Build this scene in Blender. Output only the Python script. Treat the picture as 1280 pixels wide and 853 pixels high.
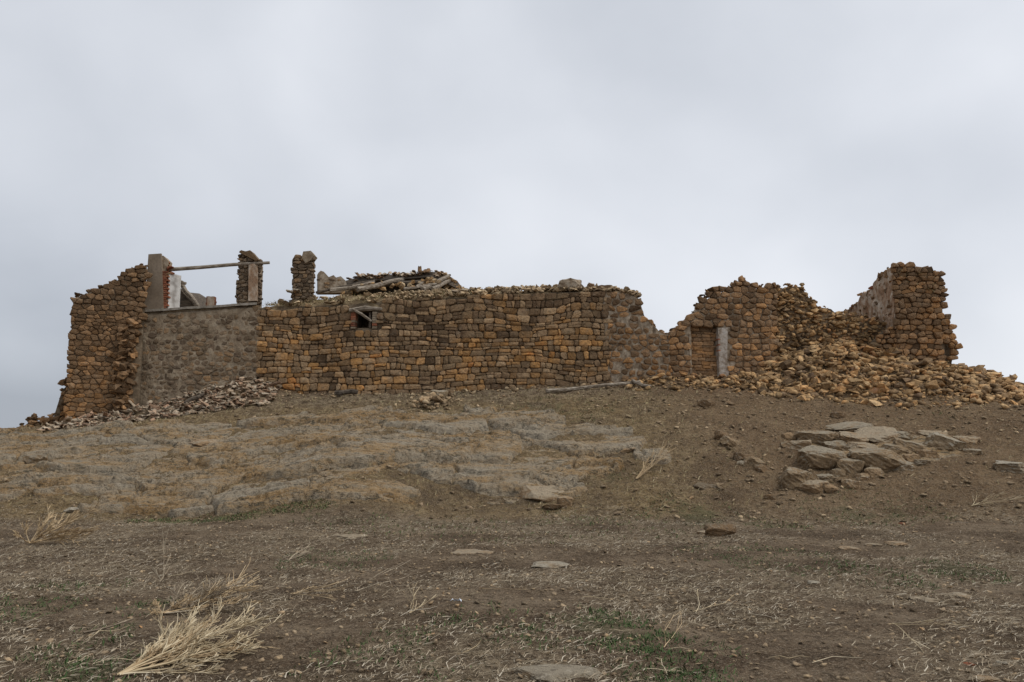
import bpy, math, random
import numpy as np
from mathutils import Vector, Matrix

# ------------------------------------------------------------------ camera, sky, sun, exposure
scene = bpy.context.scene
for o in list(bpy.data.objects):
    bpy.data.objects.remove(o)
COL = scene.collection

F = 1108.0                      # focal length in photo pixels
HORIZON = 560.0
TILT = math.atan((HORIZON - 426.5) / F)
EYE = 1.6
cam_data = bpy.data.cameras.new("camera")
cam_data.sensor_width = 36.0
cam_data.lens = 36.0 * F / 1280.0
cam_data.clip_end = 8000
cam = bpy.data.objects.new("camera", cam_data)
cam.location = (0, 0, EYE)
cam.rotation_euler = (math.radians(90) + TILT, 0, 0)
COL.objects.link(cam)
scene.camera = cam

scene.view_settings.view_transform = 'Standard'
scene.view_settings.look = 'None'
scene.view_settings.exposure = 0.38
scene.view_settings.gamma = 1.0

SUN_EL, SUN_AZ = math.radians(56), math.radians(98)     # azimuth clockwise from +Y (view direction): from the right
sd = bpy.data.lights.new("sun", 'SUN')
sd.energy = 1.5
sd.angle = math.radians(35)
sd.color = (1.0, 0.965, 0.91)
so = bpy.data.objects.new("sun", sd)
sdir = Vector((math.sin(SUN_AZ) * math.cos(SUN_EL), math.cos(SUN_AZ) * math.cos(SUN_EL), math.sin(SUN_EL)))
so.rotation_euler = sdir.to_track_quat('Z', 'Y').to_euler()
so.location = (20, -20, 40)
COL.objects.link(so)


class NT:
    """small helper to write node trees"""
    def __init__(self, tree):
        self.t = tree
        tree.nodes.clear()

    def n(self, typ, ins=None, **kw):
        nd = self.t.nodes.new(typ)
        for k, v in kw.items():
            setattr(nd, k, v)
        if ins:
            for k, v in ins.items():
                self.set(nd.inputs[k], v)
        return nd

    def set(self, sock, v):
        if isinstance(v, bpy.types.NodeSocket):
            self.t.links.new(v, sock)
        elif isinstance(v, bpy.types.Node):
            self.t.links.new(v.outputs[0], sock)
        else:
            if hasattr(sock.default_value, '__len__') and len(sock.default_value) == 4 and len(v) == 3:
                v = (*v, 1)
            sock.default_value = v

    def math(self, op, a, b=0.0, clamp=False):
        nd = self.t.nodes.new('ShaderNodeMath')
        nd.operation = op
        nd.use_clamp = clamp
        self.set(nd.inputs[0], a)
        self.set(nd.inputs[1], b)
        return nd.outputs[0]

    def mix(self, fac, a, b, mode='MIX'):
        nd = self.t.nodes.new('ShaderNodeMixRGB')
        nd.blend_type = mode
        self.set(nd.inputs[0], fac)
        self.set(nd.inputs[1], a)
        self.set(nd.inputs[2], b)
        return nd.outputs[0]

    def noise(self, vec, scale, detail=4, rough=0.55, dist=0.0):
        nd = self.n('ShaderNodeTexNoise', {'Vector': vec, 'Scale': scale, 'Detail': detail, 'Roughness': rough, 'Distortion': dist})
        return nd.outputs['Fac']

    def ramp(self, fac, stops, interp='LINEAR'):
        nd = self.t.nodes.new('ShaderNodeValToRGB')
        cr = nd.color_ramp
        cr.interpolation = interp
        while len(cr.elements) < len(stops):
            cr.elements.new(0.5)
        for e, (p, c) in zip(cr.elements, stops):
            e.position = p
            e.color = (*c, 1) if len(c) == 3 else c
        self.set(nd.inputs[0], fac)
        return nd.outputs[0]

    def step(self, v, a, b):
        nd = self.n('ShaderNodeMapRange', {'Value': v, 'From Min': a, 'From Max': b, 'To Min': 0.0, 'To Max': 1.0})
        nd.interpolation_type = 'SMOOTHSTEP'
        return nd.outputs[0]


world = bpy.data.worlds.new("World")
scene.world = world
world.use_nodes = True
w = NT(world.node_tree)
STR = 0.1
sky = w.n('ShaderNodeTexSky', sky_type='NISHITA', sun_disc=False)
sky.sun_elevation = SUN_EL
sky.sun_rotation = SUN_AZ
gen = w.n('ShaderNodeTexCoord').outputs['Generated']
sep = w.n('ShaderNodeSeparateXYZ', {0: gen})
dx, dy, dz = sep.outputs
stretch = w.n('ShaderNodeMapping', {'Vector': gen, 'Scale': (1.0, 1.0, 1.25), 'Location': (0.35, 0.2, 0.1), 'Rotation': (0, 0.35, 0)}).outputs[0]
c1 = w.noise(stretch, 1.9, 3, 0.45, 0.2)
c2 = w.noise(stretch, 7.5, 4, 0.5, 0.2)
br = w.math('ADD', w.math('MULTIPLY', w.math('SUBTRACT', c1, 0.5), 1.35), w.math('MULTIPLY', w.math('SUBTRACT', c2, 0.5), 0.24))
br = w.math('ADD', br, w.math('MULTIPLY', dx, 0.30))
br = w.math('ADD', br, 0.56)
low = w.math('SUBTRACT', 1.0, w.step(dz, -0.02, 0.32))       # dull bank of cloud low in the sky, thicker to the left
low = w.math('MULTIPLY', low, w.math('SUBTRACT', 0.55, w.math('MULTIPLY', dx, 1.05)), True)
br = w.math('SUBTRACT', br, w.math('MULTIPLY', low, 0.42))
cloud = w.ramp(br, [(0.0, (0.30, 0.325, 0.37)), (0.3, (0.46, 0.485, 0.53)), (0.6, (0.575, 0.597, 0.64)), (1.0, (0.74, 0.755, 0.79))])
cloud = w.mix(1.0, cloud, (1 / STR, 1 / STR, 1 / STR), 'MULTIPLY')
skymix = w.mix(0.95, sky.outputs[0], cloud)
bg = w.n('ShaderNodeBackground', {'Color': skymix, 'Strength': STR})
wo = w.n('ShaderNodeOutputWorld', {'Surface': bg.outputs[0]})

# ------------------------------------------------------------------ numpy noise
def _h(ix, iy, seed):
    ix = ix.astype(np.int64); iy = iy.astype(np.int64)
    n = (ix * 374761393 + iy * 668265263 + seed * 1442695041) & 0xFFFFFFFF
    n = ((n ^ (n >> 13)) * 1274126177) & 0xFFFFFFFF
    n = (n ^ (n >> 16)) & 0xFFFFFFFF
    n = (n * 2246822519) & 0xFFFFFFFF
    n = n ^ (n >> 15)
    return (n & 0xFFFFFF) / float(0xFFFFFF)

def vn(x, y, seed=0):
    x = np.asarray(x, float); y = np.asarray(y, float)
    ix = np.floor(x); iy = np.floor(y)
    fx = x - ix; fy = y - iy
    fx = fx * fx * fx * (fx * (fx * 6 - 15) + 10)
    fy = fy * fy * fy * (fy * (fy * 6 - 15) + 10)
    a = _h(ix, iy, seed); b = _h(ix + 1, iy, seed); c = _h(ix, iy + 1, seed); d = _h(ix + 1, iy + 1, seed)
    return (a * (1 - fx) + b * fx) * (1 - fy) + (c * (1 - fx) + d * fx) * fy

def fbm(x, y, octv=4, seed=0, gain=0.5):
    s = 0; a = 1; t = 0
    x = np.asarray(x, float); y = np.asarray(y, float)
    for i in range(octv):
        s = s + a * vn(x, y, seed + i * 17); t += a
        a *= gain; x = x * 2.03 + 3.1; y = y * 2.03 - 1.7
    return s / t

def worley(x, y, seed=0):
    ix = np.floor(x); iy = np.floor(y)
    f1 = np.full(np.shape(x), 9.0); f2 = np.full(np.shape(x), 9.0); cid = np.zeros(np.shape(x))
    for i in (-1, 0, 1):
        for j in (-1, 0, 1):
            cx = ix + i; cy = iy + j
            px = cx + _h(cx, cy, seed); py = cy + _h(cx, cy, seed + 5)
            d = np.hypot(px - x, py - y)
            near = d < f1
            f2 = np.where(near, f1, np.minimum(f2, d))
            cid = np.where(near, _h(cx, cy, seed + 9), cid)
            f1 = np.where(near, d, f1)
    return f1, f2, cid

def sst(v, a, b):
    t = np.clip((v - a) / (b - a), 0, 1)
    return t * t * (3 - 2 * t)

# ------------------------------------------------------------------ photo pixel <-> place
CT, ST = math.cos(TILT), math.sin(TILT)
def ray(px, py):
    a = (px - 640) / F; b = (426.5 - py) / F
    return Vector((a, CT - b * ST, ST + b * CT))
def P(px, py, Y):
    d = ray(px, py)
    return Vector((0, 0, EYE)) + d * (Y / d.y)

# ------------------------------------------------------------------ terrain
_wl = [(-100, 60, -4), (-45, 36, -1.5), (-27, 32, 0.7)]
for px, py, Y in [(0, 541, 29.5), (85, 533, 30.0), (165, 521, 30.7), (320, 497, 31.6), (480, 492, 31.6), (640, 488, 31.4), (830, 481, 31.3),
                  (1000, 482, 31.8), (1200, 484, 31.8), (1280, 500, 31.8)]:
    p = P(px, py, Y)
    _wl.append((p.x, Y, p.z))
_wl += [(27, 33, 2.4), (45, 36, 0.0), (100, 60, -4)]
_wl = np.array(_wl)

def ell(x, y, cx, cy, rx, ry, rot=0.0):
    c, s = math.cos(rot), math.sin(rot)
    u = (x - cx) * c + (y - cy) * s; v = -(x - cx) * s + (y - cy) * c
    return np.hypot(u / rx, v / ry)

def base_h(x, y):
    yw = np.interp(x, _wl[:, 0], _wl[:, 1]); zw = np.interp(x, _wl[:, 0], _wl[:, 2])
    foot = 19.6 + 0.8 * (vn(x * 0.25, x * 0 + 3.3, 4) - 0.5) * 2
    t = (y - foot) / (yw - foot)
    tt = np.clip(t, 0, 1)
    ts = 0.5 * (t + np.sqrt(t * t + 0.0035)) - 0.004
    ts = np.clip(ts, 0, 1)
    z = zw * (ts * 1.22 - 0.22 * ts * ts)
    back = np.clip((y - yw - 9) / 60, 0, 1)
    z = np.where(y > yw + 9, z + (-6 - z) * (back * back * (3 - 2 * back)), z)
    far = np.clip((np.hypot(x, y - 20) - 45) / 120, 0, 1)
    z = z * (1 - far) + (-6) * far * far
    return z

def rock_mask(x, y):
    wob = (fbm(x * 0.35, y * 0.6, 3, 51) - 0.5) * 1.1
    a = 1 - sst(ell(x, y, -5.2, 24.0, 9.6, 3.9, 0.04) + wob, 0.78, 1.05)
    b = 1 - sst(ell(x, y, -14.5, 24.4, 7.5, 4.4, 0.05) + wob, 0.75, 1.05)
    c = 1 - sst(ell(x, y, 9.9, 24.4, 2.6, 1.6, 0.0) + wob * 0.7, 0.7, 1.0)
    return np.clip(np.maximum(np.maximum(a, b * 0.85), c * 0.8), 0, 1)

# rubble heaps: x position, ridge height, reach towards the camera
HEAPR = np.array([(P(px, 480, 32).x, h, r) for px, h, r in
                  [(770, 0, 1.0), (800, .12, 1.0), (850, .30, 1.2), (900, .25, 1.1), (940, .35, 1.2), (970, .8, 1.7), (1010, 1.25, 2.0), (1050, 1.6, 2.3), (1100, 1.35, 2.6),
                   (1150, .95, 2.7), (1195, .75, 2.7), (1240, .68, 2.7), (1290, .45, 2.6), (1360, .1, 2.4), (1420, 0, 2.2)]])
HEAPL = np.array([(P(px, 500, 31).x, h, r) for px, h, r in
                  [(20, .0, 1.2), (60, .03, 1.2), (100, .14, 1.3), (160, .22, 1.4), (220, .34, 1.5), (265, .52, 1.7), (295, .70, 1.8), (325, .38, 1.7), (355, .12, 1.5), (400, 0, 1.3)]])

def heap(x, y, T):
    h = np.interp(x, T[:, 0], T[:, 1]); r = np.interp(x, T[:, 0], T[:, 2])
    yw = np.interp(x, _wl[:, 0], _wl[:, 1])
    t = np.clip(1 - (yw + 0.15 - y) / r, 0, 1)
    k = np.clip(1 - (y - yw - 2.5) / 2.5, 0, 1)
    return h * t ** 1.15 * k

def H(x, y):
    x = np.atleast_1d(np.asarray(x, float)); y = np.atleast_1d(np.asarray(y, float))
    z = base_h(x, y)
    near = np.clip(1 - (np.hypot(x, y - 20) - 26) / 15, 0, 1)
    z = z + near * (fbm(x * 0.3, y * 0.3, 3, 11) - 0.5) * 0.22 * sst(y, 3, 9)
    z = z + near * (fbm(x * 1.7, y * 1.7, 3, 12) - 0.5) * 0.055
    z = z + near * (fbm(x * 6, y * 6, 3, 13) - 0.5) * 0.055
    rk = rock_mask(x, y)
    z = z + rk * (fbm(x * 4, y * 5, 3, 43) - 0.5) * 0.08
    z = z + near * sst(y, 19, 21) * (fbm(x * 3.1, y * 3.1, 3, 46) - 0.5) * 0.13
    hr = heap(x, y, HEAPR); hl = heap(x, y, HEAPL)
    z = z + hr + hl + np.clip((hr + hl) * 3, 0, 1) * (fbm(x * 2.5, y * 2.5, 3, 44) - 0.5) * 0.25
    return z

def worley_c(x, y, seed=0):
    """nearest cell: edge distance, id and offset from the cell's middle"""
    ix = np.floor(x); iy = np.floor(y)
    f1 = np.full(np.shape(x), 9.0); f2 = np.full(np.shape(x), 9.0); cid = np.zeros(np.shape(x)); ox = np.zeros(np.shape(x)); oy = np.zeros(np.shape(x))
    for i in (-1, 0, 1):
        for j in (-1, 0, 1):
            cx = ix + i; cy = iy + j
            px = cx + _h(cx, cy, seed); py = cy + _h(cx, cy, seed + 5)
            d = np.hypot(px - x, py - y)
            nr = d < f1
            f2 = np.where(nr, f1, np.minimum(f2, d))
            cid = np.where(nr, _h(cx, cy, seed + 9), cid)
            ox = np.where(nr, x - px, ox); oy = np.where(nr, y - py, oy)
            f1 = np.where(nr, d, f1)
    return f2 - f1, cid, ox, oy

def bedrock_h(x, y):
    """smooth dome of bare rock: big sheets dipping to the left, split by narrow joints, shelving in thin beds"""
    wx = (fbm(x * 0.6, y * 0.6, 3, 21) - 0.5) * 1.1; wy = (fbm(x * 0.6 + 9, y * 0.6, 3, 22) - 0.5) * 0.8
    c, s_ = math.cos(.2), math.sin(.2)
    u = (x + wx) * c + (y + wy) * s_; v = -(x + wx) * s_ + (y + wy) * c
    e1, id1, ox, oy = worley_c(u * 0.42, v * 0.95, 31)
    t1 = np.modf(id1 * 17.3)[0] - .5; t2 = np.modf(id1 * 41.7)[0]
    opn = sst(fbm(x * .7, y * .7, 3, 41), .40, .60)
    z = (id1 - .5) * 0.20 + t1 * .14 * ox - (.03 + .12 * t2) * oy
    z = z - 0.34 * (1 - sst(e1, 0.0, .075)) * (.2 + .8 * opn)
    e2, id2, ox2, oy2 = worley_c(u * 1.3, v * 3.1, 37)
    brk = sst(fbm(x * .8 + 5, y * .8, 3, 42), .44, .58)
    z = z + brk * ((id2 - .5) * .10 - .05 * oy2 - .13 * (1 - sst(e2, 0, .13)))
    e3, id3, _a, _b = worley_c(u * 4.0, v * 8.0, 38)
    brk2 = sst(fbm(x * 1.1 + 15, y * 1.1, 3, 49), .48, .6)
    z = z + brk2 * ((id3 - .5) * .085)
    z = z + (fbm(x * 6, y * 8, 4, 43) - .5) * .07 + (fbm(x * 22, y * 22, 2, 44) - .5) * .022
    return z, id1, id2

def h1(x, y):
    return float(H(np.array([x]), np.array([y]))[0])

def G(px, py):
    """where the ray through a photo pixel meets the ground"""
    d = ray(px, py)
    ys = np.linspace(4, 40, 1800)
    ts = ys / d.y
    hz = H(d.x * ts, ys)
    rz = EYE + d.z * ts
    idx = np.where(rz < hz)[0]
    if len(idx) == 0:
        y = 31.0; t = y / d.y
        return Vector((d.x * t, y, h1(d.x * t, y)))
    y = ys[idx[0]]; t = y / d.y
    return Vector((d.x * t, y, float(hz[idx[0]])))

# ------------------------------------------------------------------ object helpers
def tag(o, label=None, cat=None, group=None, kind=None):
    if cat and not kind:
        kind = 'thing'
    for k, v in (('label', label), ('category', cat), ('group', group), ('kind', kind)):
        if v:
            o[k] = v
    return o

def empty(name, loc, rz=0.0):
    o = bpy.data.objects.new(name, None)
    o.empty_display_size = 0.3
    COL.objects.link(o)
    o.location = loc
    o.rotation_euler = (0, 0, rz)
    return o

def link(name, me, mat=None, parent=None, loc=None, rot=None, scale=None):
    o = bpy.data.objects.new(name, me)
    COL.objects.link(o)
    if mat is not None and len(me.materials) == 0:
        me.materials.append(mat)
    if parent is not None:
        o.parent = parent
    if loc is not None:
        o.location = loc
    if rot is not None:
        o.rotation_euler = rot
    if scale is not None:
        o.scale = scale
    return o

def pymesh(name, V, Fs, smooth=False):
    me = bpy.data.meshes.new(name)
    me.from_pydata([tuple(v) for v in V], [], Fs)
    if smooth:
        me.polygons.foreach_set('use_smooth', [True] * len(me.polygons))
    me.update()
    return me

def npmesh(name, V, Fa, smooth=False):
    """V (n,3), Fa (m,k)"""
    V = np.ascontiguousarray(V, dtype=np.float32); Fa = np.ascontiguousarray(Fa, dtype=np.int32)
    m, k = Fa.shape
    me = bpy.data.meshes.new(name)
    me.vertices.add(len(V)); me.vertices.foreach_set('co', V.ravel())
    me.loops.add(m * k); me.loops.foreach_set('vertex_index', Fa.ravel())
    me.polygons.add(m)
    me.polygons.foreach_set('loop_start', np.arange(0, m * k, k, dtype=np.int32))
    me.polygons.foreach_set('loop_total', np.full(m, k, dtype=np.int32))
    if smooth:
        me.polygons.foreach_set('use_smooth', np.ones(m, dtype=bool))
    me.update(calc_edges=True)
    me.validate()
    return me

class MB:
    """collects pieces, builds ONE mesh object"""
    def __init__(self):
        self.V = []; self.F = []
    def add(self, V, Fs):
        n = len(self.V)
        self.V.extend([tuple(v) for v in V])
        self.F.extend([tuple(i + n for i in f) for f in Fs])
    def box(self, x0, x1, y0, y1, z0, z1):
        V = [(x, y, z) for x in (x0, x1) for y in (y0, y1) for z in (z0, z1)]
        self.add(V, [(0, 1, 3, 2), (4, 6, 7, 5), (0, 4, 5, 1), (2, 3, 7, 6), (0, 2, 6, 4), (1, 5, 7, 3)])
    def tube(self, pts, rads, sides=6, cap=True, rough=0.0, rng=None):
        pts = [Vector(p) for p in pts]
        V = []; Fs = []
        for i, p in enumerate(pts):
            d = (pts[min(i + 1, len(pts) - 1)] - pts[max(i - 1, 0)]).normalized()
            a = d.cross(Vector((0.13, 0.31, 0.94)))
            if a.length < 1e-3:
                a = d.cross(Vector((1, 0, 0)))
            a.normalize(); b = d.cross(a)
            for k in range(sides):
                an = 2 * math.pi * k / sides
                r = rads[i] * (1 + (rng.uniform(-rough, rough) if rng else 0))
                V.append(p + a * (math.cos(an) * r) + b * (math.sin(an) * r))
        for i in range(len(pts) - 1):
            for k in range(sides):
                k2 = (k + 1) % sides
                Fs.append((i * sides + k, i * sides + k2, (i + 1) * sides + k2, (i + 1) * sides + k))
        if cap:
            Fs.append(tuple(range(sides - 1, -1, -1)))
            Fs.append(tuple((len(pts) - 1) * sides + k for k in range(sides)))
        self.add(V, Fs)
    def build(self, name, mat, parent=None, smooth=False, loc=None):
        me = pymesh(name, self.V, self.F, smooth)
        return link(name, me, mat, parent, loc)

# ------------------------------------------------------------------ materials
def new_mat(name):
    m = bpy.data.materials.new(name)
    m.use_nodes = True
    return m, NT(m.node_tree)

def finish(t, color, rough=0.9, height=None, dist=0.02, strength=0.6, spec=0.2):
    b = t.n('ShaderNodeBsdfPrincipled', {'Base Color': color, 'Roughness': rough, 'Specular IOR Level': spec})
    if height is not None:
        bp = t.n('ShaderNodeBump', {'Height': height, 'Distance': dist, 'Strength': strength})
        t.set(b.inputs['Normal'], bp.outputs[0])
    t.n('ShaderNodeOutputMaterial', {'Surface': b.outputs[0]})

def piece_random(t):
    oi = t.n('ShaderNodeObjectInfo').outputs['Random']
    ge = t.n('ShaderNodeNewGeometry')
    r = t.math('FRACT', t.math('ADD', oi, t.math('MULTIPLY', ge.outputs['Random Per Island'], 7.31)))
    r2 = t.math('FRACT', t.math('MULTIPLY', r, 37.7))
    r3 = t.math('FRACT', t.math('MULTIPLY', r, 113.3))
    return r, r2, r3, ge.outputs['Position']

def stone_material(name, stops, zlo=None, zhi=None, top_shift=-0.25, patch=0.35, value=1.0, lichen=0.25, spread=(0.72, 0.6)):
    """sandstone: each piece its own hue, hue drifting in patches over the wall, weathered grey higher up"""
    m, t = new_mat(name)
    r, r2, r3, pos = piece_random(t)
    big = t.noise(pos, 0.45, 2, 0.5)
    k = t.math('ADD', t.math('MULTIPLY', r, 0.62), t.math('MULTIPLY', t.math('SUBTRACT', big, 0.5), patch * 3))
    k = t.math('ADD', k, 0.12)
    k = t.math('ADD', k, t.math('MULTIPLY', t.math('SUBTRACT', t.noise(pos, 2.6, 3, 0.6), 0.5), 0.55))
    if zlo is not None:
        z = t.n('ShaderNodeSeparateXYZ', {0: pos}).outputs[2]
        k = t.math('ADD', k, t.math('MULTIPLY', t.step(z, zlo, zhi), top_shift))
    col = t.ramp(k, stops)
    fine = t.noise(pos, 11, 5, 0.75)
    med = t.noise(pos, 5, 3, 0.6)
    col = t.mix(t.math('MULTIPLY', t.step(fine, 0.47, 0.62), 0.55), col, t.mix(0.75, col, (0.04, 0.03, 0.02)))
    col = t.mix(t.math('MULTIPLY', t.step(med, 0.52, 0.68), lichen), col, (0.24, 0.205, 0.15))
    v = t.math('MULTIPLY', t.math('ADD', spread[0], t.math('MULTIPLY', r2, spread[1])), value)
    col = t.mix(1.0, col, t.n('ShaderNodeCombineXYZ', {0: v, 1: v, 2: v}).outputs[0], 'MULTIPLY')
    hgt = t.math('ADD', t.math('MULTIPLY', fine, 0.6), med)
    finish(t, col, 0.93, hgt, 0.07, 1.0, 0.1)
    return m

GREY = (0.165, 0.122, 0.08); DARK = (0.105, 0.074, 0.046); BUFF = (0.33, 0.245, 0.145); OCHRE = (0.36, 0.205, 0.075); ORANGE = (0.38, 0.165, 0.04); RUST = (0.22, 0.085, 0.04)
M = {}
M['stone_main'] = stone_material('stone_main', [(0.0, (0.15, 0.096, 0.056)), (0.2, (0.25, 0.165, 0.095)), (0.38, (0.36, 0.245, 0.14)), (0.55, (0.37, 0.215, 0.10)), (0.74, (0.45, 0.245, 0.093)), (0.88, (0.46, 0.195, 0.062)), (1.0, (0.46, 0.325, 0.195))], 4.8, 7.4, -0.26, 0.36, spread=(0.64, 0.7))
M['stone_left'] = stone_material('stone_left', [(0.0, (0.123, 0.076, 0.042)), (0.35, (0.213, 0.131, 0.071)), (0.65, (0.286, 0.163, 0.078)), (0.88, (0.347, 0.173, 0.064)), (1.0, (0.392, 0.152, 0.049))], 3.0, 7.0, -0.15, 0.3, spread=(0.68, 0.66))
M['stone_right'] = stone_material('stone_right', [(0.0, (0.142, 0.088, 0.050)), (0.28, (0.236, 0.149, 0.084)), (0.55, (0.325, 0.187, 0.092)), (0.78, (0.413, 0.220, 0.092)), (0.92, (0.425, 0.275, 0.158)), (1.0, (0.319, 0.121, 0.053))], 4.5, 8.0, -0.12, 0.3, spread=(0.66, 0.7))
M['stone_worn'] = stone_material('stone_worn', [(0.0, (0.14, 0.10, 0.068)), (0.45, (0.21, 0.15, 0.095)), (0.75, (0.29, 0.175, 0.088)), (0.92, (0.36, 0.19, 0.075)), (1.0, (0.38, 0.31, 0.23))], 3.2, 6.6, -0.15, 0.3)
M['rubble'] = stone_material('rubble', [(0.0, (0.12, 0.078, 0.048)), (0.2, (0.22, 0.145, 0.08)), (0.4, (0.35, 0.215, 0.10)), (0.58, (0.42, 0.285, 0.15)), (0.72, (0.43, 0.24, 0.10)), (0.84, (0.33, 0.17, 0.085)), (0.92, (0.50, 0.40, 0.28)), (1.0, (0.62, 0.55, 0.46))], patch=0.25, lichen=0.2, spread=(0.68, 0.9))
M['rubble_pale'] = stone_material('rubble_pale', [(0.0, (0.17, 0.12, 0.075)), (0.35, (0.36, 0.255, 0.15)), (0.65, (0.47, 0.36, 0.225)), (0.85, (0.38, 0.22, 0.105)), (1.0, (0.55, 0.47, 0.37))], patch=0.12, lichen=0.1, spread=(.6, .85))
M['terracotta'] = stone_material('terracotta', [(0.0, (0.17, 0.12, 0.085)), (0.22, (0.36, 0.225, 0.145)), (0.42, (0.43, 0.33, 0.23)), (0.75, (0.48, 0.405, 0.305)), (1.0, (0.58, 0.53, 0.46))], patch=0.1, lichen=0.2)
M['brick'] = stone_material('brick', [(0.0, (0.2, 0.08, 0.045)), (0.5, (0.3, 0.11, 0.06)), (1.0, (0.33, 0.17, 0.1))], patch=0.1)

def plain(name, stops, scale=3, detail=5, rough=0.92, bump=0.03, bscale=14, streak=None, lo=0.3, hi=0.7):
    m, t = new_mat(name)
    pos = t.n('ShaderNodeNewGeometry').outputs['Position']
    v = pos
    if streak:
        v = t.n('ShaderNodeMapping', {'Vector': pos, 'Scale': streak}).outputs[0]
    a = t.noise(v, scale, detail, 0.62)
    col = t.ramp(t.step(a, lo, hi), stops)
    f = t.noise(v, bscale, 5, 0.7)
    col = t.mix(t.math('MULTIPLY', t.step(f, 0.4, 0.75), 0.35), col, (0.045, 0.036, 0.028))
    finish(t, col, rough, f, bump, 0.7, 0.15)
    return m

M['mortar_dark'] = plain('mortar_dark', [(0, (0.10, 0.075, 0.05)), (0.6, (0.17, 0.125, 0.08)), (1, (0.24, 0.19, 0.13))], 4)
M['mortar_mid'] = plain('mortar_mid', [(0, (0.13, 0.095, 0.06)), (0.6, (0.22, 0.165, 0.11)), (1, (0.31, 0.25, 0.18))], 5)
M['mortar_pale'] = plain('mortar_pale', [(0, (0.17, 0.12, 0.078)), (0.5, (0.31, 0.245, 0.175)), (1, (0.43, 0.36, 0.275))], 5)
M['render_worn'] = plain('render_worn', [(0, (0.20, 0.15, 0.10)), (0.5, (0.285, 0.222, 0.152)), (1, (0.36, 0.295, 0.215))], 3.5, 6, bump=0.05)
M['render'] = plain('render', [(0, (0.20, 0.155, 0.11)), (1, (0.27, 0.215, 0.16))], 2.0, 5, bump=0.01)
M['coping'] = plain('coping', [(0, (0.2, 0.175, 0.14)), (1, (0.33, 0.295, 0.25))], 3)
M['whitewash'] = plain('whitewash', [(0, (0.30, 0.27, 0.24)), (0.4, (0.52, 0.495, 0.46)), (1, (0.66, 0.64, 0.6))], 3.5, 6, bump=0.015)
M['whitewash_worn'] = plain('whitewash_worn', [(0, (0.25, 0.14, 0.078)), (0.45, (0.37, 0.255, 0.17)), (1, (0.52, 0.44, 0.35))], 3.2, 6, bump=0.05, streak=(1, 1, 0.6))
M['jamb'] = plain('jamb', [(0, (0.22, 0.17, 0.125)), (0.45, (0.38, 0.325, 0.27)), (1, (0.52, 0.48, 0.43))], 5, 6, bump=0.04)
M['wood'] = plain('wood', [(0, (0.13, 0.10, 0.072)), (0.5, (0.26, 0.215, 0.165)), (1, (0.40, 0.35, 0.285))], 6, 5, bump=0.03, streak=(0.6, 3, 3))
M['wood_dark'] = plain('wood_dark', [(0, (0.05, 0.04, 0.032)), (1, (0.15, 0.12, 0.09))], 6, 5, streak=(0.6, 3, 3))
M['earth'] = plain('earth', [(0, (0.13, 0.09, 0.052)), (0.5, (0.22, 0.16, 0.09)), (1, (0.32, 0.245, 0.145))], 3, 6, bump=0.05)
M['earth_rubble'] = plain('earth_rubble', [(0, (0.13, 0.09, 0.055)), (0.5, (0.2, 0.14, 0.085)), (1, (0.3, 0.22, 0.14))], 4, 6, bump=0.06)

def fibre(name, stops):
    m, t = new_mat(name)
    r, r2, r3, pos = piece_random(t)
    col = t.ramp(r, stops)
    n_ = t.noise(pos, 9, 2, 0.5)
    v = t.math('ADD', 0.7, t.math('MULTIPLY', n_, 0.6))
    col = t.mix(1.0, col, t.n('ShaderNodeCombineXYZ', {0: v, 1: v, 2: v}).outputs[0], 'MULTIPLY')
    finish(t, col, 0.85, spec=0.15)
    return m

M['straw'] = fibre('straw', [(0, (0.14, 0.105, 0.068)), (0.4, (0.25, 0.20, 0.135)), (0.8, (0.38, 0.315, 0.225)), (1, (0.52, 0.46, 0.36))])
M['weed_pale'] = fibre('weed_pale', [(0, (0.33, 0.25, 0.145)), (0.5, (0.46, 0.37, 0.235)), (1, (0.58, 0.49, 0.34))])
M['weed_tan'] = fibre('weed_tan', [(0, (0.25, 0.175, 0.10)), (0.5, (0.40, 0.29, 0.165)), (1, (0.52, 0.40, 0.25))])
M['weed_brown'] = fibre('weed_brown', [(0, (0.13, 0.10, 0.07)), (0.5, (0.25, 0.195, 0.135)), (1, (0.42, 0.35, 0.25))])
M['grass'] = fibre('grass', [(0, (0.035, 0.06, 0.022)), (0.5, (0.055, 0.092, 0.03)), (1, (0.10, 0.125, 0.05))])
M['grass_olive'] = fibre('grass_olive', [(0, (0.05, 0.07, 0.027)), (0.5, (0.085, 0.105, 0.04)), (1, (0.16, 0.145, 0.07))])
M['grass_dry'] = fibre('grass_dry', [(0, (0.23, 0.185, 0.09)), (0.5, (0.33, 0.27, 0.14)), (1, (0.43, 0.36, 0.22))])
M['chips'] = stone_material('chips', [(0.0, (0.20, 0.145, 0.09)), (0.4, (0.30, 0.22, 0.14)), (0.7, (0.42, 0.31, 0.19)), (0.88, (0.40, 0.22, 0.10)), (1.0, (0.58, 0.54, 0.48))], patch=0.1)

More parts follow.
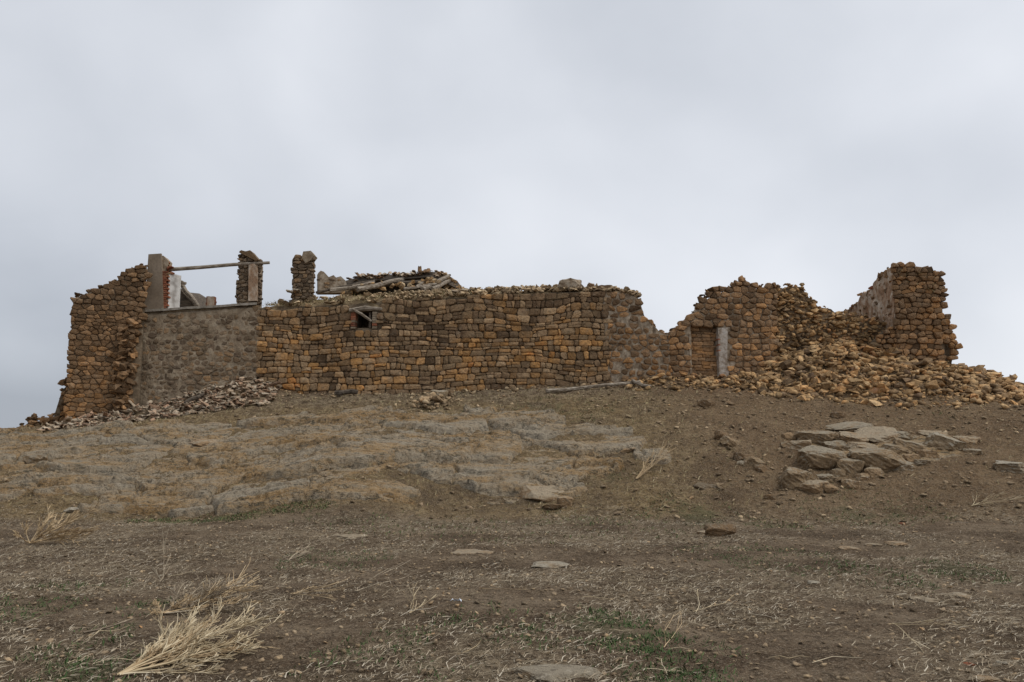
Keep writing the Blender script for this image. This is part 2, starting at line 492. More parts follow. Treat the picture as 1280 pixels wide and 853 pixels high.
def rock_material(name, grey, ochre, amount=0.5):
    m, t = new_mat(name)
    oi = t.n('ShaderNodeObjectInfo').outputs['Random']
    ge = t.n('ShaderNodeNewGeometry')
    pos = ge.outputs['Position']
    nz = t.n('ShaderNodeSeparateXYZ', {0: ge.outputs['Normal']}).outputs[2]
    a = t.noise(pos, 2.6, 5, 0.65)
    sp = t.noise(pos, 11, 6, 0.8)
    mixf = t.math('ADD', t.math('MULTIPLY', a, 1.0), t.math('MULTIPLY', t.math('SUBTRACT', nz, 0.5), 0.28))
    mixf = t.math('ADD', mixf, t.math('MULTIPLY', t.math('SUBTRACT', oi, 0.5), 0.25))
    col = t.mix(t.step(mixf, 0.75 - amount * 0.5, 0.95 - amount * 0.5), ochre, grey)
    col = t.mix(t.math('MULTIPLY', t.step(sp, 0.5, 0.62), 0.6), col, (0.085, 0.065, 0.045))
    col = t.mix(t.math('MULTIPLY', t.step(t.noise(pos, 14, 4, 0.7), 0.56, 0.66), 0.5), col, (0.42, 0.37, 0.29))
    finish(t, col, 0.93, t.math('ADD', a, sp), 0.05, 0.9, 0.12)
    return m
M['rock'] = rock_material('rock', (0.265, 0.225, 0.165), (0.23, 0.16, 0.092), 0.6)
M['rock_ochre'] = rock_material('rock_ochre', (0.30, 0.24, 0.165), (0.27, 0.18, 0.10), 0.55)
M['rock_dark'] = rock_material('rock_dark', (0.15, 0.115, 0.075), (0.17, 0.11, 0.06), 0.5)
M['rock_grey'] = rock_material('rock_grey', (0.32, 0.28, 0.215), (0.26, 0.19, 0.115), 0.7)

def ground_material():
    m, t = new_mat('ground')
    pos = t.n('ShaderNodeNewGeometry').outputs['Position']
    def at(n_):
        return t.n('ShaderNodeAttribute', attribute_name=n_).outputs['Fac']
    rock, green, ochre, red, pale, rub, slab = (at(k) for k in ('rock', 'green', 'ochre', 'redsoil', 'pale', 'rubble', 'slab'))
    n1 = t.noise(pos, 0.7, 5, 0.6)
    n2 = t.noise(pos, 3.2, 6, 0.72)
    n3 = t.noise(pos, 11, 5, 0.75)
    n4 = t.noise(pos, 38, 4, 0.75)
    soil = t.ramp(n1, [(0.38, (0.088, 0.059, 0.036)), (0.49, (0.155, 0.108, 0.068)), (0.60, (0.255, 0.19, 0.125))])
    soil = t.mix(t.math('MULTIPLY', red, 0.85), soil, t.ramp(n1, [(0.3, (0.145, 0.087, 0.045)), (0.7, (0.235, 0.147, 0.08))]))
    soil = t.mix(t.math('MULTIPLY', pale, t.step(n2, 0.42, 0.6)), soil, (0.29, 0.225, 0.145))
    oc = t.ramp(n2, [(0.36, (0.145, 0.097, 0.046)), (0.5, (0.235, 0.162, 0.078)), (0.62, (0.33, 0.245, 0.132))])
    soil = t.mix(t.math('MULTIPLY', ochre, t.step(n1, 0.25, 0.6)), soil, oc)
    soil = t.mix(t.math('MULTIPLY', t.step(n3, 0.5, 0.57), 0.65), soil, (0.06, 0.041, 0.025))
    soil = t.mix(t.math('MULTIPLY', t.step(n4, 0.53, 0.6), 0.65), soil, (0.38, 0.30, 0.21))
    # bare bedrock: tan and ochre stone with grey lichen, strata streaks
    sv = t.n('ShaderNodeMapping', {'Vector': pos, 'Rotation': (0, 0, -0.22), 'Scale': (0.5, 1.5, 1.5)}).outputs[0]
    r1 = t.noise(sv, 0.9, 6, 0.7)
    r2 = t.noise(sv, 4, 6, 0.78)
    rc = t.ramp(t.math('ADD', t.math('ADD', r1, -0.05), t.math('MULTIPLY', slab, 0.13)), [(0.36, (0.29, 0.18, 0.08)), (0.46, (0.42, 0.285, 0.15)), (0.53, (0.385, 0.30, 0.20)), (0.66, (0.395, 0.335, 0.25))])
    rc = t.mix(t.math('MULTIPLY', t.step(r2, 0.5, 0.62), 0.55), rc, (0.43, 0.365, 0.275))
    rc = t.mix(t.math('MULTIPLY', t.step(n2, 0.53, 0.64), t.math('SUBTRACT', 0.6, t.math('MULTIPLY', slab, .4))), rc, (0.27, 0.165, 0.075))
    rc = t.mix(t.math('MULTIPLY', t.step(t.noise(sv, 5.5, 6, 0.82, 0.4), 0.53, 0.585), t.math('SUBTRACT', 0.85, t.math('MULTIPLY', slab, 0.35))), rc, (0.07, 0.068, 0.05))
    rc = t.mix(t.math('MULTIPLY', t.step(n3, 0.54, 0.59), t.math('SUBTRACT', 0.7, t.math('MULTIPLY', slab, 0.3))), rc, (0.085, 0.066, 0.045))
    rc = t.mix(t.math('MULTIPLY', t.step(n4, 0.55, 0.64), 0.45), rc, (0.42, 0.38, 0.31))
    rk = t.step(t.math('ADD', rock, t.math('MULTIPLY', t.math('SUBTRACT', n2, 0.5), 1.5)), 0.3, 0.6)
    col = t.mix(rk, soil, rc)
    col = t.mix(t.math('MULTIPLY', rub, 0.9), col, t.ramp(n2, [(0.3, (0.12, 0.08, 0.048)), (0.7, (0.26, 0.18, 0.105))]))
    gm = t.step(t.math('ADD', green, t.math('MULTIPLY', t.math('SUBTRACT', n2, 0.5), 1.4)), 0.55, 0.95)
    col = t.mix(t.math('MULTIPLY', gm, 0.5), col, (0.07, 0.082, 0.034))
    hgt = t.math('ADD', t.math('MULTIPLY', n3, 0.9), t.math('ADD', t.math('MULTIPLY', n4, 0.3), t.math('MULTIPLY', n2, 1.5)))
    finish(t, col, 0.95, hgt, 0.14, 1.0, 0.08)
    return m
M['ground'] = ground_material()

# ------------------------------------------------------------------ ground sheet
def geo(a, b, n):
    return a * (b / a) ** (np.arange(1, n + 1) / n)
xs = np.concatenate([-(24 + geo(1, 3200, 26))[::-1], np.linspace(-24, 24, 860), 24 + geo(1, 3200, 26)])
ys = np.concatenate([-(4 + geo(1, 3000, 20))[::-1] , np.linspace(-4, 4.5, 18), np.arange(4.6, 19, 0.075), np.arange(19, 33.5, 0.06), 33.5 + np.arange(0.3, 9, 0.4), 42.5 + geo(0.6, 3300, 28)])
XX, YY = np.meshgrid(xs, ys)
fx, fy = XX.ravel(), YY.ravel()
ZZ = H(fx, fy)

# patches of grass and bare pale ground, by their place on the ground
GREEN = []
for px, py, wpx, depth, s in [(290, 647, 230, 0.5, 1.0), (430, 650, 120, 0.6, .6), (560, 655, 220, 0.8, .6), (730, 650, 160, 1.2, .6), (870, 645, 110, 1.6, .8), (960, 657, 90, 1.2, .8), (1090, 640, 160, 1.4, .7),
                              (1190, 712, 90, 0.9, .9), (1100, 722, 100, 0.8, .5), (735, 778, 150, .7, .9), (790, 800, 120, .45, .8), (640, 800, 100, .4, .5), (590, 775, 100, .7, .55), (90, 810, 90, .8, .7), (110, 845, 110, .5, .9),
                              (60, 745, 110, 1.6, .6), (190, 760, 60, .6, .7), (700, 510, 130, 1.2, .6), (560, 522, 120, .8, .6), (810, 492, 90, .6, .6), (740, 522, 180, .8, .4), (930, 575, 60, .6, .2), (500, 830, 220, 1.0, .5), (770, 832, 200, .6, .6),
                              (870, 825, 120, .8, .5), (900, 845, 160, .4, .6), (770, 598, 60, .6, .6), (350, 540, 260, .35, .6), (1170, 521, 60, .5, .5), (640, 668, 400, 1.5, .35), (420, 700, 120, 1.5, .3), (1150, 565, 40, .4, .6), (950, 700, 180, 1.5, .3)]:
    g = G(px, py)
    GREEN.append((g.x, g.y, wpx / F * g.y / 2, depth, s))
def green_at(x, y):
    v = np.zeros_like(x)
    for cx, cy, rx, ry, s in GREEN:
        v = np.maximum(v, s * np.clip(1.35 - ell(x, y, cx, cy, rx, ry), 0, 1))
    return v * np.clip(0.3 + 1.4 * fbm(x * 1.3, y * 1.3, 3, 71), 0, 1.1)
att = {}
att['rock'] = rock_mask(fx, fy) * .35 + .5 * (1 - sst(ell(fx, fy, 9.9, 24.4, 2.6, 1.6), .7, 1.0))
att['green'] = green_at(fx, fy)
gs = np.zeros_like(fx)
for px, py, wp, dp in [(540, 588, 130, 1.3), (590, 575, 110, 1.2), (640, 560, 120, 1.0), (690, 545, 100, .6), (250, 620, 130, .7), (330, 622, 120, .8), (400, 605, 120, .8), (120, 605, 120, .8), (200, 585, 110, .8), (460, 565, 110, .8), (620, 600, 90, .8), (350, 585, 100, .7), (30, 575, 80, .6)]:
    q_ = G(px, py)
    gs = np.maximum(gs, np.clip(1.3 - ell(fx, fy, q_.x, q_.y, wp / F * q_.y / 2, dp, .15) - (fbm(fx * 1.3, fy * 1.3, 3, 79) - .5) * .9, 0, 1))
att['slab'] = gs
lft = 1 - sst(fx, 3.0, 6.5)
att['ochre'] = np.clip(sst(fy, 18.8, 20.2) * (1 - sst(fy, 28.5, 31)) * (0.25 + 0.75 * lft), 0, 1)
att['redsoil'] = np.clip(sst(fx, 2, 7) * sst(fy, 17, 23), 0, 1)
att['pale'] = np.clip((1 - sst(fy, 19.5, 21)) * .8 * np.clip((fbm(fx * .55, fy * .55, 5, 63) - .40) * 4, 0, 1) + sst(fy, 26, 28.5) * (1 - sst(fx, 1, 5)) * 0.9 + 0.2 * fbm(fx * 0.5, fy * 0.5, 3, 77), 0, 1)
att['rubble'] = np.clip((heap(fx, fy, HEAPR) + heap(fx, fy, HEAPL)) * 4, 0, 1)
nx, ny = len(xs), len(ys)
ii = (np.arange(ny - 1)[:, None] * nx + np.arange(nx - 1)[None, :]).ravel()
faces = np.stack([ii, ii + 1, ii + 1 + nx, ii + nx], 1)
gme = npmesh('ground', np.stack([fx, fy, ZZ], 1), faces, True)
for k, v in att.items():
    a = gme.attributes.new(k, 'FLOAT', 'POINT')
    a.data.foreach_set('value', v.astype(np.float32))
ground = link('ground', gme, M['ground'])
tag(ground, kind='structure')

# bare bedrock, a finer sheet coming out of the soil
bxs = np.arange(-21.5, 4.6, 0.035); bys = np.arange(19.7, 28.3, 0.032)
BX, BY = np.meshgrid(bxs, bys); bx, by = BX.ravel(), BY.ravel()
brel, bid1, bid2 = bedrock_h(bx, by)
bmask = rock_mask(bx, by) * sst(by, 19.75, 20.25) * (1 - sst(bx, 3.9, 4.5)) * sst(bx, -21.4, -20.5)
soilz = H(bx, by)
bz = base_h(bx, by) + (fbm(bx * 0.3, by * 0.3, 3, 11) - 0.5) * 0.22 + brel + 0.11 + (fbm(bx * .45 + 3, by * .6, 3, 81) - .5) * .26
bz = bz - (1 - sst(bmask + (fbm(bx * 2.2, by * 3.2, 3, 82) - .5) * .5, .22, .42)) * .5
keep_v = (bz > soilz - .12).reshape(BX.shape)
nbx, nby = len(bxs), len(bys)
kq = keep_v[:-1, :-1] | keep_v[1:, :-1] | keep_v[:-1, 1:] | keep_v[1:, 1:]
qi = (np.arange(nby - 1)[:, None] * nbx + np.arange(nbx - 1)[None, :])[kq]
bf = np.stack([qi, qi + 1, qi + 1 + nbx, qi + nbx], 1)
used_v = np.unique(bf); remap = np.full(len(bx), -1); remap[used_v] = np.arange(len(used_v))
bme = npmesh('bedrock', np.stack([bx, by, bz], 1)[used_v], remap[bf], False)
for k_, v_ in (('rock', np.full(len(bx), 1.4)), ('slab', np.clip(.15 + .75 * np.modf(bid1 * 7.7)[0] + .2 * (bid2 - .5), 0, 1)), ('ochre', np.zeros(len(bx))), ('green', np.zeros(len(bx))),
               ('redsoil', np.zeros(len(bx))), ('pale', np.zeros(len(bx))), ('rubble', np.zeros(len(bx)))):
    a = bme.attributes.new(k_, 'FLOAT', 'POINT'); a.data.foreach_set('value', v_[used_v].astype(np.float32))
tag(link('bedrock', bme, M['ground']), kind='structure')

# ------------------------------------------------------------------ stones
def angular(seed, k=2, planes=11, jit=0.0):
    """unit angular stone: a ball cut by random planes"""
    rng = random.Random(seed)
    bm_v, bm_f = ICO[k]
    pl = []
    for ax in ((1, 0, 0), (-1, 0, 0), (0, 1, 0), (0, -1, 0), (0, 0, 1), (0, 0, -1)):
        n_ = Vector((ax[0] + rng.uniform(-.28, .28), ax[1] + rng.uniform(-.28, .28), ax[2] + rng.uniform(-.28, .28))).normalized()
        pl.append((n_, rng.uniform(0.62, 0.85)))
    for _ in range(planes - 6):
        n_ = Vector((rng.gauss(0, 1), rng.gauss(0, 1), rng.gauss(0, 1))).normalized()
        pl.append((n_, rng.uniform(0.78, 0.98)))
    V = []
    for d in bm_v:
        r = 1.15
        for n_, h in pl:
            c = d.dot(n_)
            if c > 1e-3:
                r = min(r, h / c)
        V.append(d * (r * (1 + rng.uniform(-jit, jit))))
    return V, bm_f

def make_ico():
    import bmesh
    out = {}
    for k in (1, 2, 3, 4):
        bm = bmesh.new()
        bmesh.ops.create_icosphere(bm, subdivisions=k, radius=1)
        bm.verts.ensure_lookup_table()
        out[k] = ([v.co.normalized() for v in bm.verts], [tuple(v.index for v in f.verts) for f in bm.faces])
        bm.free()
    return out
ICO = make_ico()

def hull_stone(seed, n=13, box=0.4):
    """unit quarry stone: hull of a few points, flat faces and sharp edges"""
    import bmesh
    rng = random.Random(seed)
    bm = bmesh.new()
    for i in range(n):
        v = Vector((rng.gauss(0, 1), rng.gauss(0, 1), rng.gauss(0, 1))).normalized()
        m_ = max(abs(v.x), abs(v.y), abs(v.z))
        v = v * (1 - box) + v / m_ * box * 0.88
        bm.verts.new(v * rng.uniform(.82, 1.05))
    r = bmesh.ops.convex_hull(bm, input=bm.verts)
    bmesh.ops.delete(bm, geom=[g for g in r['geom_interior'] if isinstance(g, bmesh.types.BMVert)], context='VERTS')
    bm.verts.index_update(); bm.verts.ensure_lookup_table()
    V = [v.co.copy() for v in bm.verts]; Fs = [tuple(v.index for v in f.verts) for f in bm.faces]
    bm.free()
    return V, Fs
RUB = [hull_stone(100 + i, 10 + i % 5) for i in range(24)]
CHIP = [hull_stone(300 + i, 10 + i % 3) for i in range(16)]
RUB_ME = {}
def rub_mesh(i, matname):
    if (i, matname) not in RUB_ME:
        me = pymesh('fallen_stone', *RUB[i])
        me.materials.append(M[matname])
        RUB_ME[(i, matname)] = me
    return RUB_ME[(i, matname)]

def rmat(rng, tilt=0.35):
    return Matrix.Rotation(rng.uniform(0, 6.283), 3, 'Z') @ Matrix.Rotation(rng.gauss(0, tilt), 3, 'X') @ Matrix.Rotation(rng.gauss(0, tilt), 3, 'Y')

def batch(name, items, shapes, mat, label=None, cat=None, parent=None, loc_scale=None, group=None):
    """items (loc, rot3x3, scale xyz, shape index) -> ONE 'stuff' object"""
    VS = [np.array([tuple(v) for v in s[0]]) for s in shapes]; FS = [np.array(s[1]) for s in shapes]
    Vo, Fo, n = [], [], 0
    for loc, R, sc, k in items:
        v = (VS[k] * np.array(sc)) @ np.array(R).T + np.array(loc)
        Vo.append(v); Fo.append(FS[k] + n); n += len(v)
    me = npmesh(name, np.concatenate(Vo), np.concatenate(Fo))
    o = link(name, me, mat, parent)
    tag(o, label, cat, group, 'stuff')
    return o

# ------------------------------------------------------------------ masonry
class Wall:
    """a wall standing on the line A-B (plan), local x along it, y into it, z up"""
    def __init__(self, A, B, z0, name, label, cat):
        self.A = Vector((A[0], A[1])); self.B = Vector((B[0], B[1])); self.z0 = z0
        d = self.B - self.A
        self.L = d.length
        self.ang = math.atan2(d.y, d.x)
        self.d = d.normalized(); self.nrm = Vector((-self.d.y, self.d.x))
        self.e = empty(name, (A[0], A[1], z0), self.ang)
        tag(self.e, label, cat)
    def uv(self, px, py):
        r = ray(px, py)
        k = Vector((r.x, r.y)).dot(self.nrm)
        t = self.A.dot(self.nrm) / k
        p = Vector((r.x * t, r.y * t))
        return ((p - self.A).dot(self.d), EYE + r.z * t - self.z0)
    def prof(self, pts):
        q = sorted(self.uv(px, py) for px, py in pts)
        us = [a for a, b in q]; vs = [b for a, b in q]
        return lambda u: float(np.interp(u, us, vs))
    def w(self, u, v, y=0.0):
        p = self.A + self.d * u + self.nrm * y
        return Vector((p.x, p.y, self.z0 + v))

def outline(corners, rng, gap, rnd):
    """uneven outline of one stone from the corners of its bed: joints taken off, corners knocked off"""
    c = [Vector(q) for q in corners]
    ctr = sum(c, Vector((0, 0))) / len(c)
    w_ = max(p.x for p in c) - min(p.x for p in c); h_ = max(p.y for p in c) - min(p.y for p in c)
    pts = []
    m = len(c)
    for i in range(m):
        p, nx_, pv = c[i], c[(i + 1) % m], c[(i - 1) % m]
        cut = rnd * min(w_, h_) * rng.uniform(0.3, 1.2)
        la, lb = (pv - p).length, (nx_ - p).length
        if m > 4 and min(la, lb) < 0.3 * min(w_, h_):
            pts.append(p)
            continue
        pts.append(p + (pv - p) * (min(cut, la * 0.42) / max(la, 1e-6)))
        pts.append(p + (nx_ - p) * (min(cut * rng.uniform(0.7, 1.4), lb * 0.42) / max(lb, 1e-6)))
    out = []
    for p in pts:
        d = p - ctr
        l = d.length
        g = gap * rng.uniform(0.4, 1.6)
        out.append(ctr + d * max(0.3, (l - g) / max(l, 1e-6)) + Vector((rng.uniform(-1, 1), rng.uniform(-1, 1))) * 0.05 * min(w_, h_))
    return ctr, out

def cells(rng, u0, u1, v0, v1, ch, wd, jit=(0.32, 0.27)):
    """random rubble: every stone the cell round a jittered point, so the joints fit"""
    pts = []
    v = v0 + ch[0] / 2
    while v < v1 + ch[1]:
        u = u0 - rng.uniform(0, wd[1])
        hm = (ch[0] + ch[1]) / 2
        while u < u1 + wd[1]:
            w_ = rng.uniform(*wd)
            q_ = rng.random()
            if q_ < .25:
                w_ *= .5
            elif q_ > .85:
                w_ *= 1.45
            pts.append((u + w_ / 2, v + rng.uniform(-1, 1) * jit[1] * hm))
            u += w_
        v += rng.uniform(*ch)
    asp = ((wd[0] + wd[1]) / (ch[0] + ch[1]))
    A = np.array(pts) * np.array([1.0, asp])
    beds = []
    for i in range(len(A)):
        p = A[i]
        d = np.hypot(A[:, 0] - p[0], A[:, 1] - p[1])
        nb = [j for j in np.argsort(d)[1:14] if d[j] < 2.6 * wd[1]]
        R = wd[1] * 1.2
        poly = [(p[0] - R, p[1] - R), (p[0] + R, p[1] - R), (p[0] + R, p[1] + R), (p[0] - R, p[1] + R)]
        for j in nb:
            q = A[j]; nx_, ny_ = q[0] - p[0], q[1] - p[1]
            c_ = (q[0] ** 2 + q[1] ** 2 - p[0] ** 2 - p[1] ** 2) / 2
            new = []
            for a in range(len(poly)):
                P0, P1 = poly[a], poly[(a + 1) % len(poly)]
                s0 = P0[0] * nx_ + P0[1] * ny_ - c_; s1 = P1[0] * nx_ + P1[1] * ny_ - c_
                if s0 <= 0:
                    new.append(P0)
                if s0 * s1 < 0:
                    f = s0 / (s0 - s1)
                    new.append((P0[0] + (P1[0] - P0[0]) * f, P0[1] + (P1[1] - P0[1]) * f))
            poly = new
            if len(poly) < 3:
                break
        if len(poly) >= 3:
            beds.append([(x_, y_ / asp) for x_, y_ in poly])
    return beds

def stone_geo(ctr, pts, bulge, back, rng):
    n = len(pts)
    tx = rng.uniform(-.25, .25) * bulge; tz = rng.uniform(-.25, .25) * bulge
    V = []
    for p in pts:
        V.append((p.x - ctr.x, back, p.y - ctr.y))
    for p in pts:
        V.append((p.x - ctr.x, bulge * rng.uniform(-0.1, 0.35), p.y - ctr.y))
    s = rng.uniform(0.70, 0.86)
    w_ = max(abs(p.x - ctr.x) for p in pts) + 1e-6; h_ = max(abs(p.y - ctr.y) for p in pts) + 1e-6
    for p in pts:
        q = (p - ctr) * (s * rng.uniform(0.92, 1.06))
        V.append((q.x, -bulge * rng.uniform(0.6, 1.0) + tx * q.x / w_ + tz * q.y / h_, q.y))
    V.append((rng.uniform(-.1, .1) * w_, -bulge * rng.uniform(0.95, 1.15), rng.uniform(-.1, .1) * h_))
    Fs = []
    for i in range(n):
        j = (i + 1) % n
        Fs.append((i, j, n + j, n + i))
        Fs.append((n + i, n + j, 2 * n + j, 2 * n + i))
        Fs.append((2 * n + i, 2 * n + j, 3 * n))
    return V, Fs

def courses(rng, u0, u1, v0, v1, ch, wd, wave=0.05, split=0.15):
    """irregular courses -> stone beds (four corners)"""
    beds = []
    bounds = [v0]
    while bounds[-1] < v1:
        bounds.append(bounds[-1] + rng.uniform(*ch))
    sd_ = rng.randrange(9999)
    def bl(k, u):
        return bounds[k] + wave * ((fbm(np.array([u * 0.5]), np.array([k * 0.23 + 0.1]), 3, sd_)[0] - 0.5) * 3.0)
    for k in range(len(bounds) - 1):
        hgt = bounds[k + 1] - bounds[k]
        u = u0 - rng.uniform(0, wd[0])
        lean = 0.0
        while u < u1:
            ww = rng.uniform(*wd) * (0.75 + 0.5 * hgt / ch[1])
            if rng.random() < 0.12:
                ww *= 0.45
            nl = rng.uniform(-.12, .12) * hgt
            a0, a1 = bl(k, u), bl(k, u + ww); b0, b1 = bl(k + 1, u), bl(k + 1, u + ww)
            c = [(u - lean, a0), (u + ww - nl, a1), (u + ww + nl, b1), (u + lean, b0)]
            if rng.random() < split and hgt > 0.75 * ch[1]:
                f = rng.uniform(0.35, 0.65)
                m0 = (u, a0 * (1 - f) + b0 * f); m1 = (u + ww, a1 * (1 - f) + b1 * f)
                beds.append([c[0], c[1], m1, m0]); beds.append([m0, m1, c[2], c[3]])
            else:
                beds.append(c)
            u += ww; lean = nl
    return beds

def masonry(wall, u0, u1, v0, top, ch, wd, mat, seed, bulge=(0.03, 0.08), gap=0.012, rnd=0.3, skip=None, wave=0.05, split=0.15, y=0.0, limit=300,
            name='stone', slack=0.3, dropout=0.0, protr=0.0, v1=None, part_name_stuff='small_stones', style='course'):
    rng = random.Random(seed)
    v1 = v1 or max(top(a) for a in np.linspace(u0, u1, 60)) + 0.3
    out = []
    for c in (courses(rng, u0, u1, v0, v1, ch, wd, wave, split) if style == 'course' else cells(rng, u0, u1, v0, v1, ch, wd)):
        if style == 'cells':
            c = [(min(max(p_[0], u0 - .035), u1 + .035), p_[1]) for p_ in c]
            if max(p_[0] for p_ in c) - min(p_[0] for p_ in c) < .07:
                continue
        cu = sum(p[0] for p in c) / len(c); cv = sum(p[1] for p in c) / len(c); hh = max(p[1] for p in c) - min(p[1] for p in c)
        if cu < u0 or cu > u1 or cv + hh * slack > top(min(max(cu, u0), u1)):
            continue
        if skip and skip(cu, cv, c):
            continue
        if rng.random() < dropout:
            continue
        if style == 'cells':
            e_ = rng.uniform(-.03, .05)
            c = [(p_[0] - e_ * (p_[0] < u0) + e_ * (p_[0] > u1), p_[1]) for p_ in c]
        ctr, pts = outline(c, rng, gap, rnd)
        V, Fs = stone_geo(ctr, pts, rng.uniform(*bulge), 0.16, rng)
        area = (max(p.x for p in pts) - min(p.x for p in pts)) * (max(p.y for p in pts) - min(p.y for p in pts))
        out.append((area, (ctr.x, y - rng.uniform(0, protr), ctr.y), V, Fs))
    out.sort(key=lambda q: -q[0])
    for area, loc, V, Fs in out[:limit]:
        link(name, pymesh(name, V, Fs), mat, wall.e, loc)
    rest = MB()
    for area, loc, V, Fs in out[limit:]:
        rest.add([(v[0] + loc[0], v[1] + loc[1], v[2] + loc[2]) for v in V], Fs)
    if rest.V:
        tag(rest.build(part_name_stuff, mat, wall.e), kind='stuff')
    return out

def packed(wall, u0, u1, v0, top, size, mat, seed, depth=0.2, limit=300, name='stone', fill=1.0, y=0.0):
    rng = random.Random(seed)
    it = []
    step = size[0] + size[1]
    v = v0
    while v < 6:
        u = u0 + rng.uniform(0, step * .8)
        while u < u1:
            uu, vv = u + rng.uniform(-.3, .3) * step, v + rng.uniform(-.3, .3) * step * .6
            if vv < top(min(max(uu, u0), u1)) - size[1] * .75 and rng.random() < fill:
                sz = size[0] + (size[1] - size[0]) * rng.random() ** 1.8
                it.append((sz, (uu, y - rng.uniform(-.06, depth), vv), rng.randrange(24), (sz * rng.uniform(1.0, 1.6), sz * rng.uniform(1, 1.3), sz * rng.uniform(.6, .9)),
                           (rng.gauss(0, .25), rng.gauss(0, .25), rng.uniform(0, 6.28))))
            u += step * rng.uniform(.5, .85)
        v += step * rng.uniform(.32, .46)
    it.sort(key=lambda q: -q[0])
    for sz, loc, k, sc, rot in it[:limit]:
        key = (k, mat.name, name)
        if key not in RUB_ME:
            me = pymesh(name, *RUB[k]); me.materials.append(mat); RUB_ME[key] = me
        link(name, RUB_ME[key], None, wall.e, loc, rot, sc)
    if len(it) > limit:
        from mathutils import Euler
        items = [(l_, Euler(r_).to_matrix(), c_, k_) for s_, l_, k_, c_, r_ in it[limit:]]
        batch('small_stones', items, RUB, mat, parent=wall.e)

def core(wall, u0, u1, v0, top, thick, mat, hole=None, front=0.04, du=0.22, drop=0.1, seed=1, name='wall_core', niche=1.3, back_top=None):
    """the wall's solid body behind its facing stones; hole=(ua,ub,va,vb) leaves an opening"""
    rng = random.Random(seed)
    us = list(np.arange(u0, u1, du)) + [u1]
    if hole:
        us = sorted([u for u in us if abs(u - hole[0]) > 0.05 and abs(u - hole[1]) > 0.05] + [hole[0], hole[1]])
    tops = [top(u) - drop + rng.uniform(-.03, .03) for u in us]
    fr = [front + rng.uniform(-.015, .02) for u in us]
    mb = MB()
    def prism(a, b, ya0, ya1, yb, za, zb, zc, zd):
        V = [(a, ya0, za), (b, ya1, za), (b, yb, za), (a, yb, za), (a, ya0, zb), (b, ya1, zc), (b, yb, zc), (a, yb, zb)]
        mb.add(V, [(0, 3, 2, 1), (4, 5, 6, 7), (0, 1, 5, 4), (1, 2, 6, 5), (2, 3, 7, 6), (3, 0, 4, 7)])
    for i in range(len(us) - 1):
        a, b = us[i], us[i + 1]
        if hole and a >= hole[0] - 1e-6 and b <= hole[1] + 1e-6:
            prism(a, b, fr[i], fr[i + 1], thick, v0, hole[2], hole[2], 0)
            prism(a, b, fr[i], fr[i + 1], thick, hole[3], tops[i], tops[i + 1], 0)
            if thick > niche:
                prism(a, b, niche, niche, thick - 0.01, hole[2] - 0.02, hole[3] + 0.02, hole[3] + 0.02, 0)
        else:
            prism(a, b, fr[i], fr[i + 1], thick, v0, tops[i], tops[i + 1], 0)
    return mb.build(name, mat, wall.e)

def polyprism(mb, pts, y0, y1, rng=None):
    """pts outline (u,v), extruded between y0 and y1"""
    n = len(pts)
    V = [(u, y0, v) for u, v in pts] + [(u, y1, v) for u, v in pts]
    Fs = [tuple(range(n)), tuple(range(2 * n - 1, n - 1, -1))]
    for i in range(n):
        j = (i + 1) % n
        Fs.append((j, i, n + i, n + j))
    mb.add(V, Fs)

def P2(px, Y):
    p = P(px, 480, Y)
    return (p.x, p.y)

# ---- long wall
WM = Wall(P2(320, 31.95), P2(838, 31.6), 3.2, 'stone_wall', 'long ochre stone wall with a small dark window, in the middle of the ruin', 'stone wall')
top_m = WM.prof([(318, 382), (345, 381), (400, 379), (440, 377), (500, 373), (560, 370), (620, 366), (680, 363), (740, 362), (766, 362), (787, 365), (800, 372), (801, 388), (806, 396), (815, 402), (826, 414), (840, 417)])
uh0, vh0 = WM.uv(444.5, 410); uh1, vh1 = WM.uv(466, 389)
HOLE = (uh0, uh1, vh0, vh1)
u_mort, _ = WM.uv(745, 400)
def in_hole(cu, cv, c):
    return any(HOLE[0] - 0.02 < p[0] < HOLE[1] + 0.02 and HOLE[2] - 0.03 < p[1] < HOLE[3] + 0.06 for p in list(c) + [(cu, cv)])
u_mid = WM.uv(762, 400)[0]
core(WM, 0.0, WM.uv(800, 400)[0], -0.6, top_m, 4.0, M['mortar_dark'], HOLE, seed=3, front=.055)
core(WM, WM.uv(800, 400)[0] + 0.002, WM.L, -0.6, top_m, 1.0, M['mortar_pale'], None, seed=4, front=0.04)
masonry(WM, 0.0, u_mid, -0.35, top_m, (0.14, 0.28), (0.15, 0.44), M['stone_main'], 11, (0.018, 0.06), 0.006, 0.23, in_hole, 0.13, 0.25, limit=255, protr=0.035)
# mortar-bound broken end of the long wall
mb = MB()
uA = u_mid - 0.25
rngm = random.Random(8)
usm = np.linspace(uA, WM.L, 26)
vsm = np.linspace(-0.2, 1, 17)
Vm = []; Fm = []
for j, t in enumerate(vsm):
    for i, u in enumerate(usm):
        tp = top_m(u) - 0.08
        v = -0.3 + (tp + 0.3) * (j / 16)
        Vm.append((u, -0.012 + 0.05 * (i == 0) + rngm.uniform(-.03, .035), v))
for j in range(16):
    for i in range(25):
        a = j * 26 + i
        Fm.append((a, a + 1, a + 27, a + 26))
mb.add(Vm, Fm)
mb.build('mortar_face', M['mortar_pale'], WM.e)
def mort_skip(cu, cv, c):
    return cv < 1.5 and cu < u_mid + 0.1
masonry(WM, u_mid - 0.05, WM.L, -0.3, top_m, (0.16, 0.29), (0.2, 0.46), M['stone_right'], 12, (0.02, 0.07), 0.024, 0.3, None, 0.08, 0.2, limit=45, dropout=0.10, y=0.0, slack=0.05, style='cells', protr=.03)
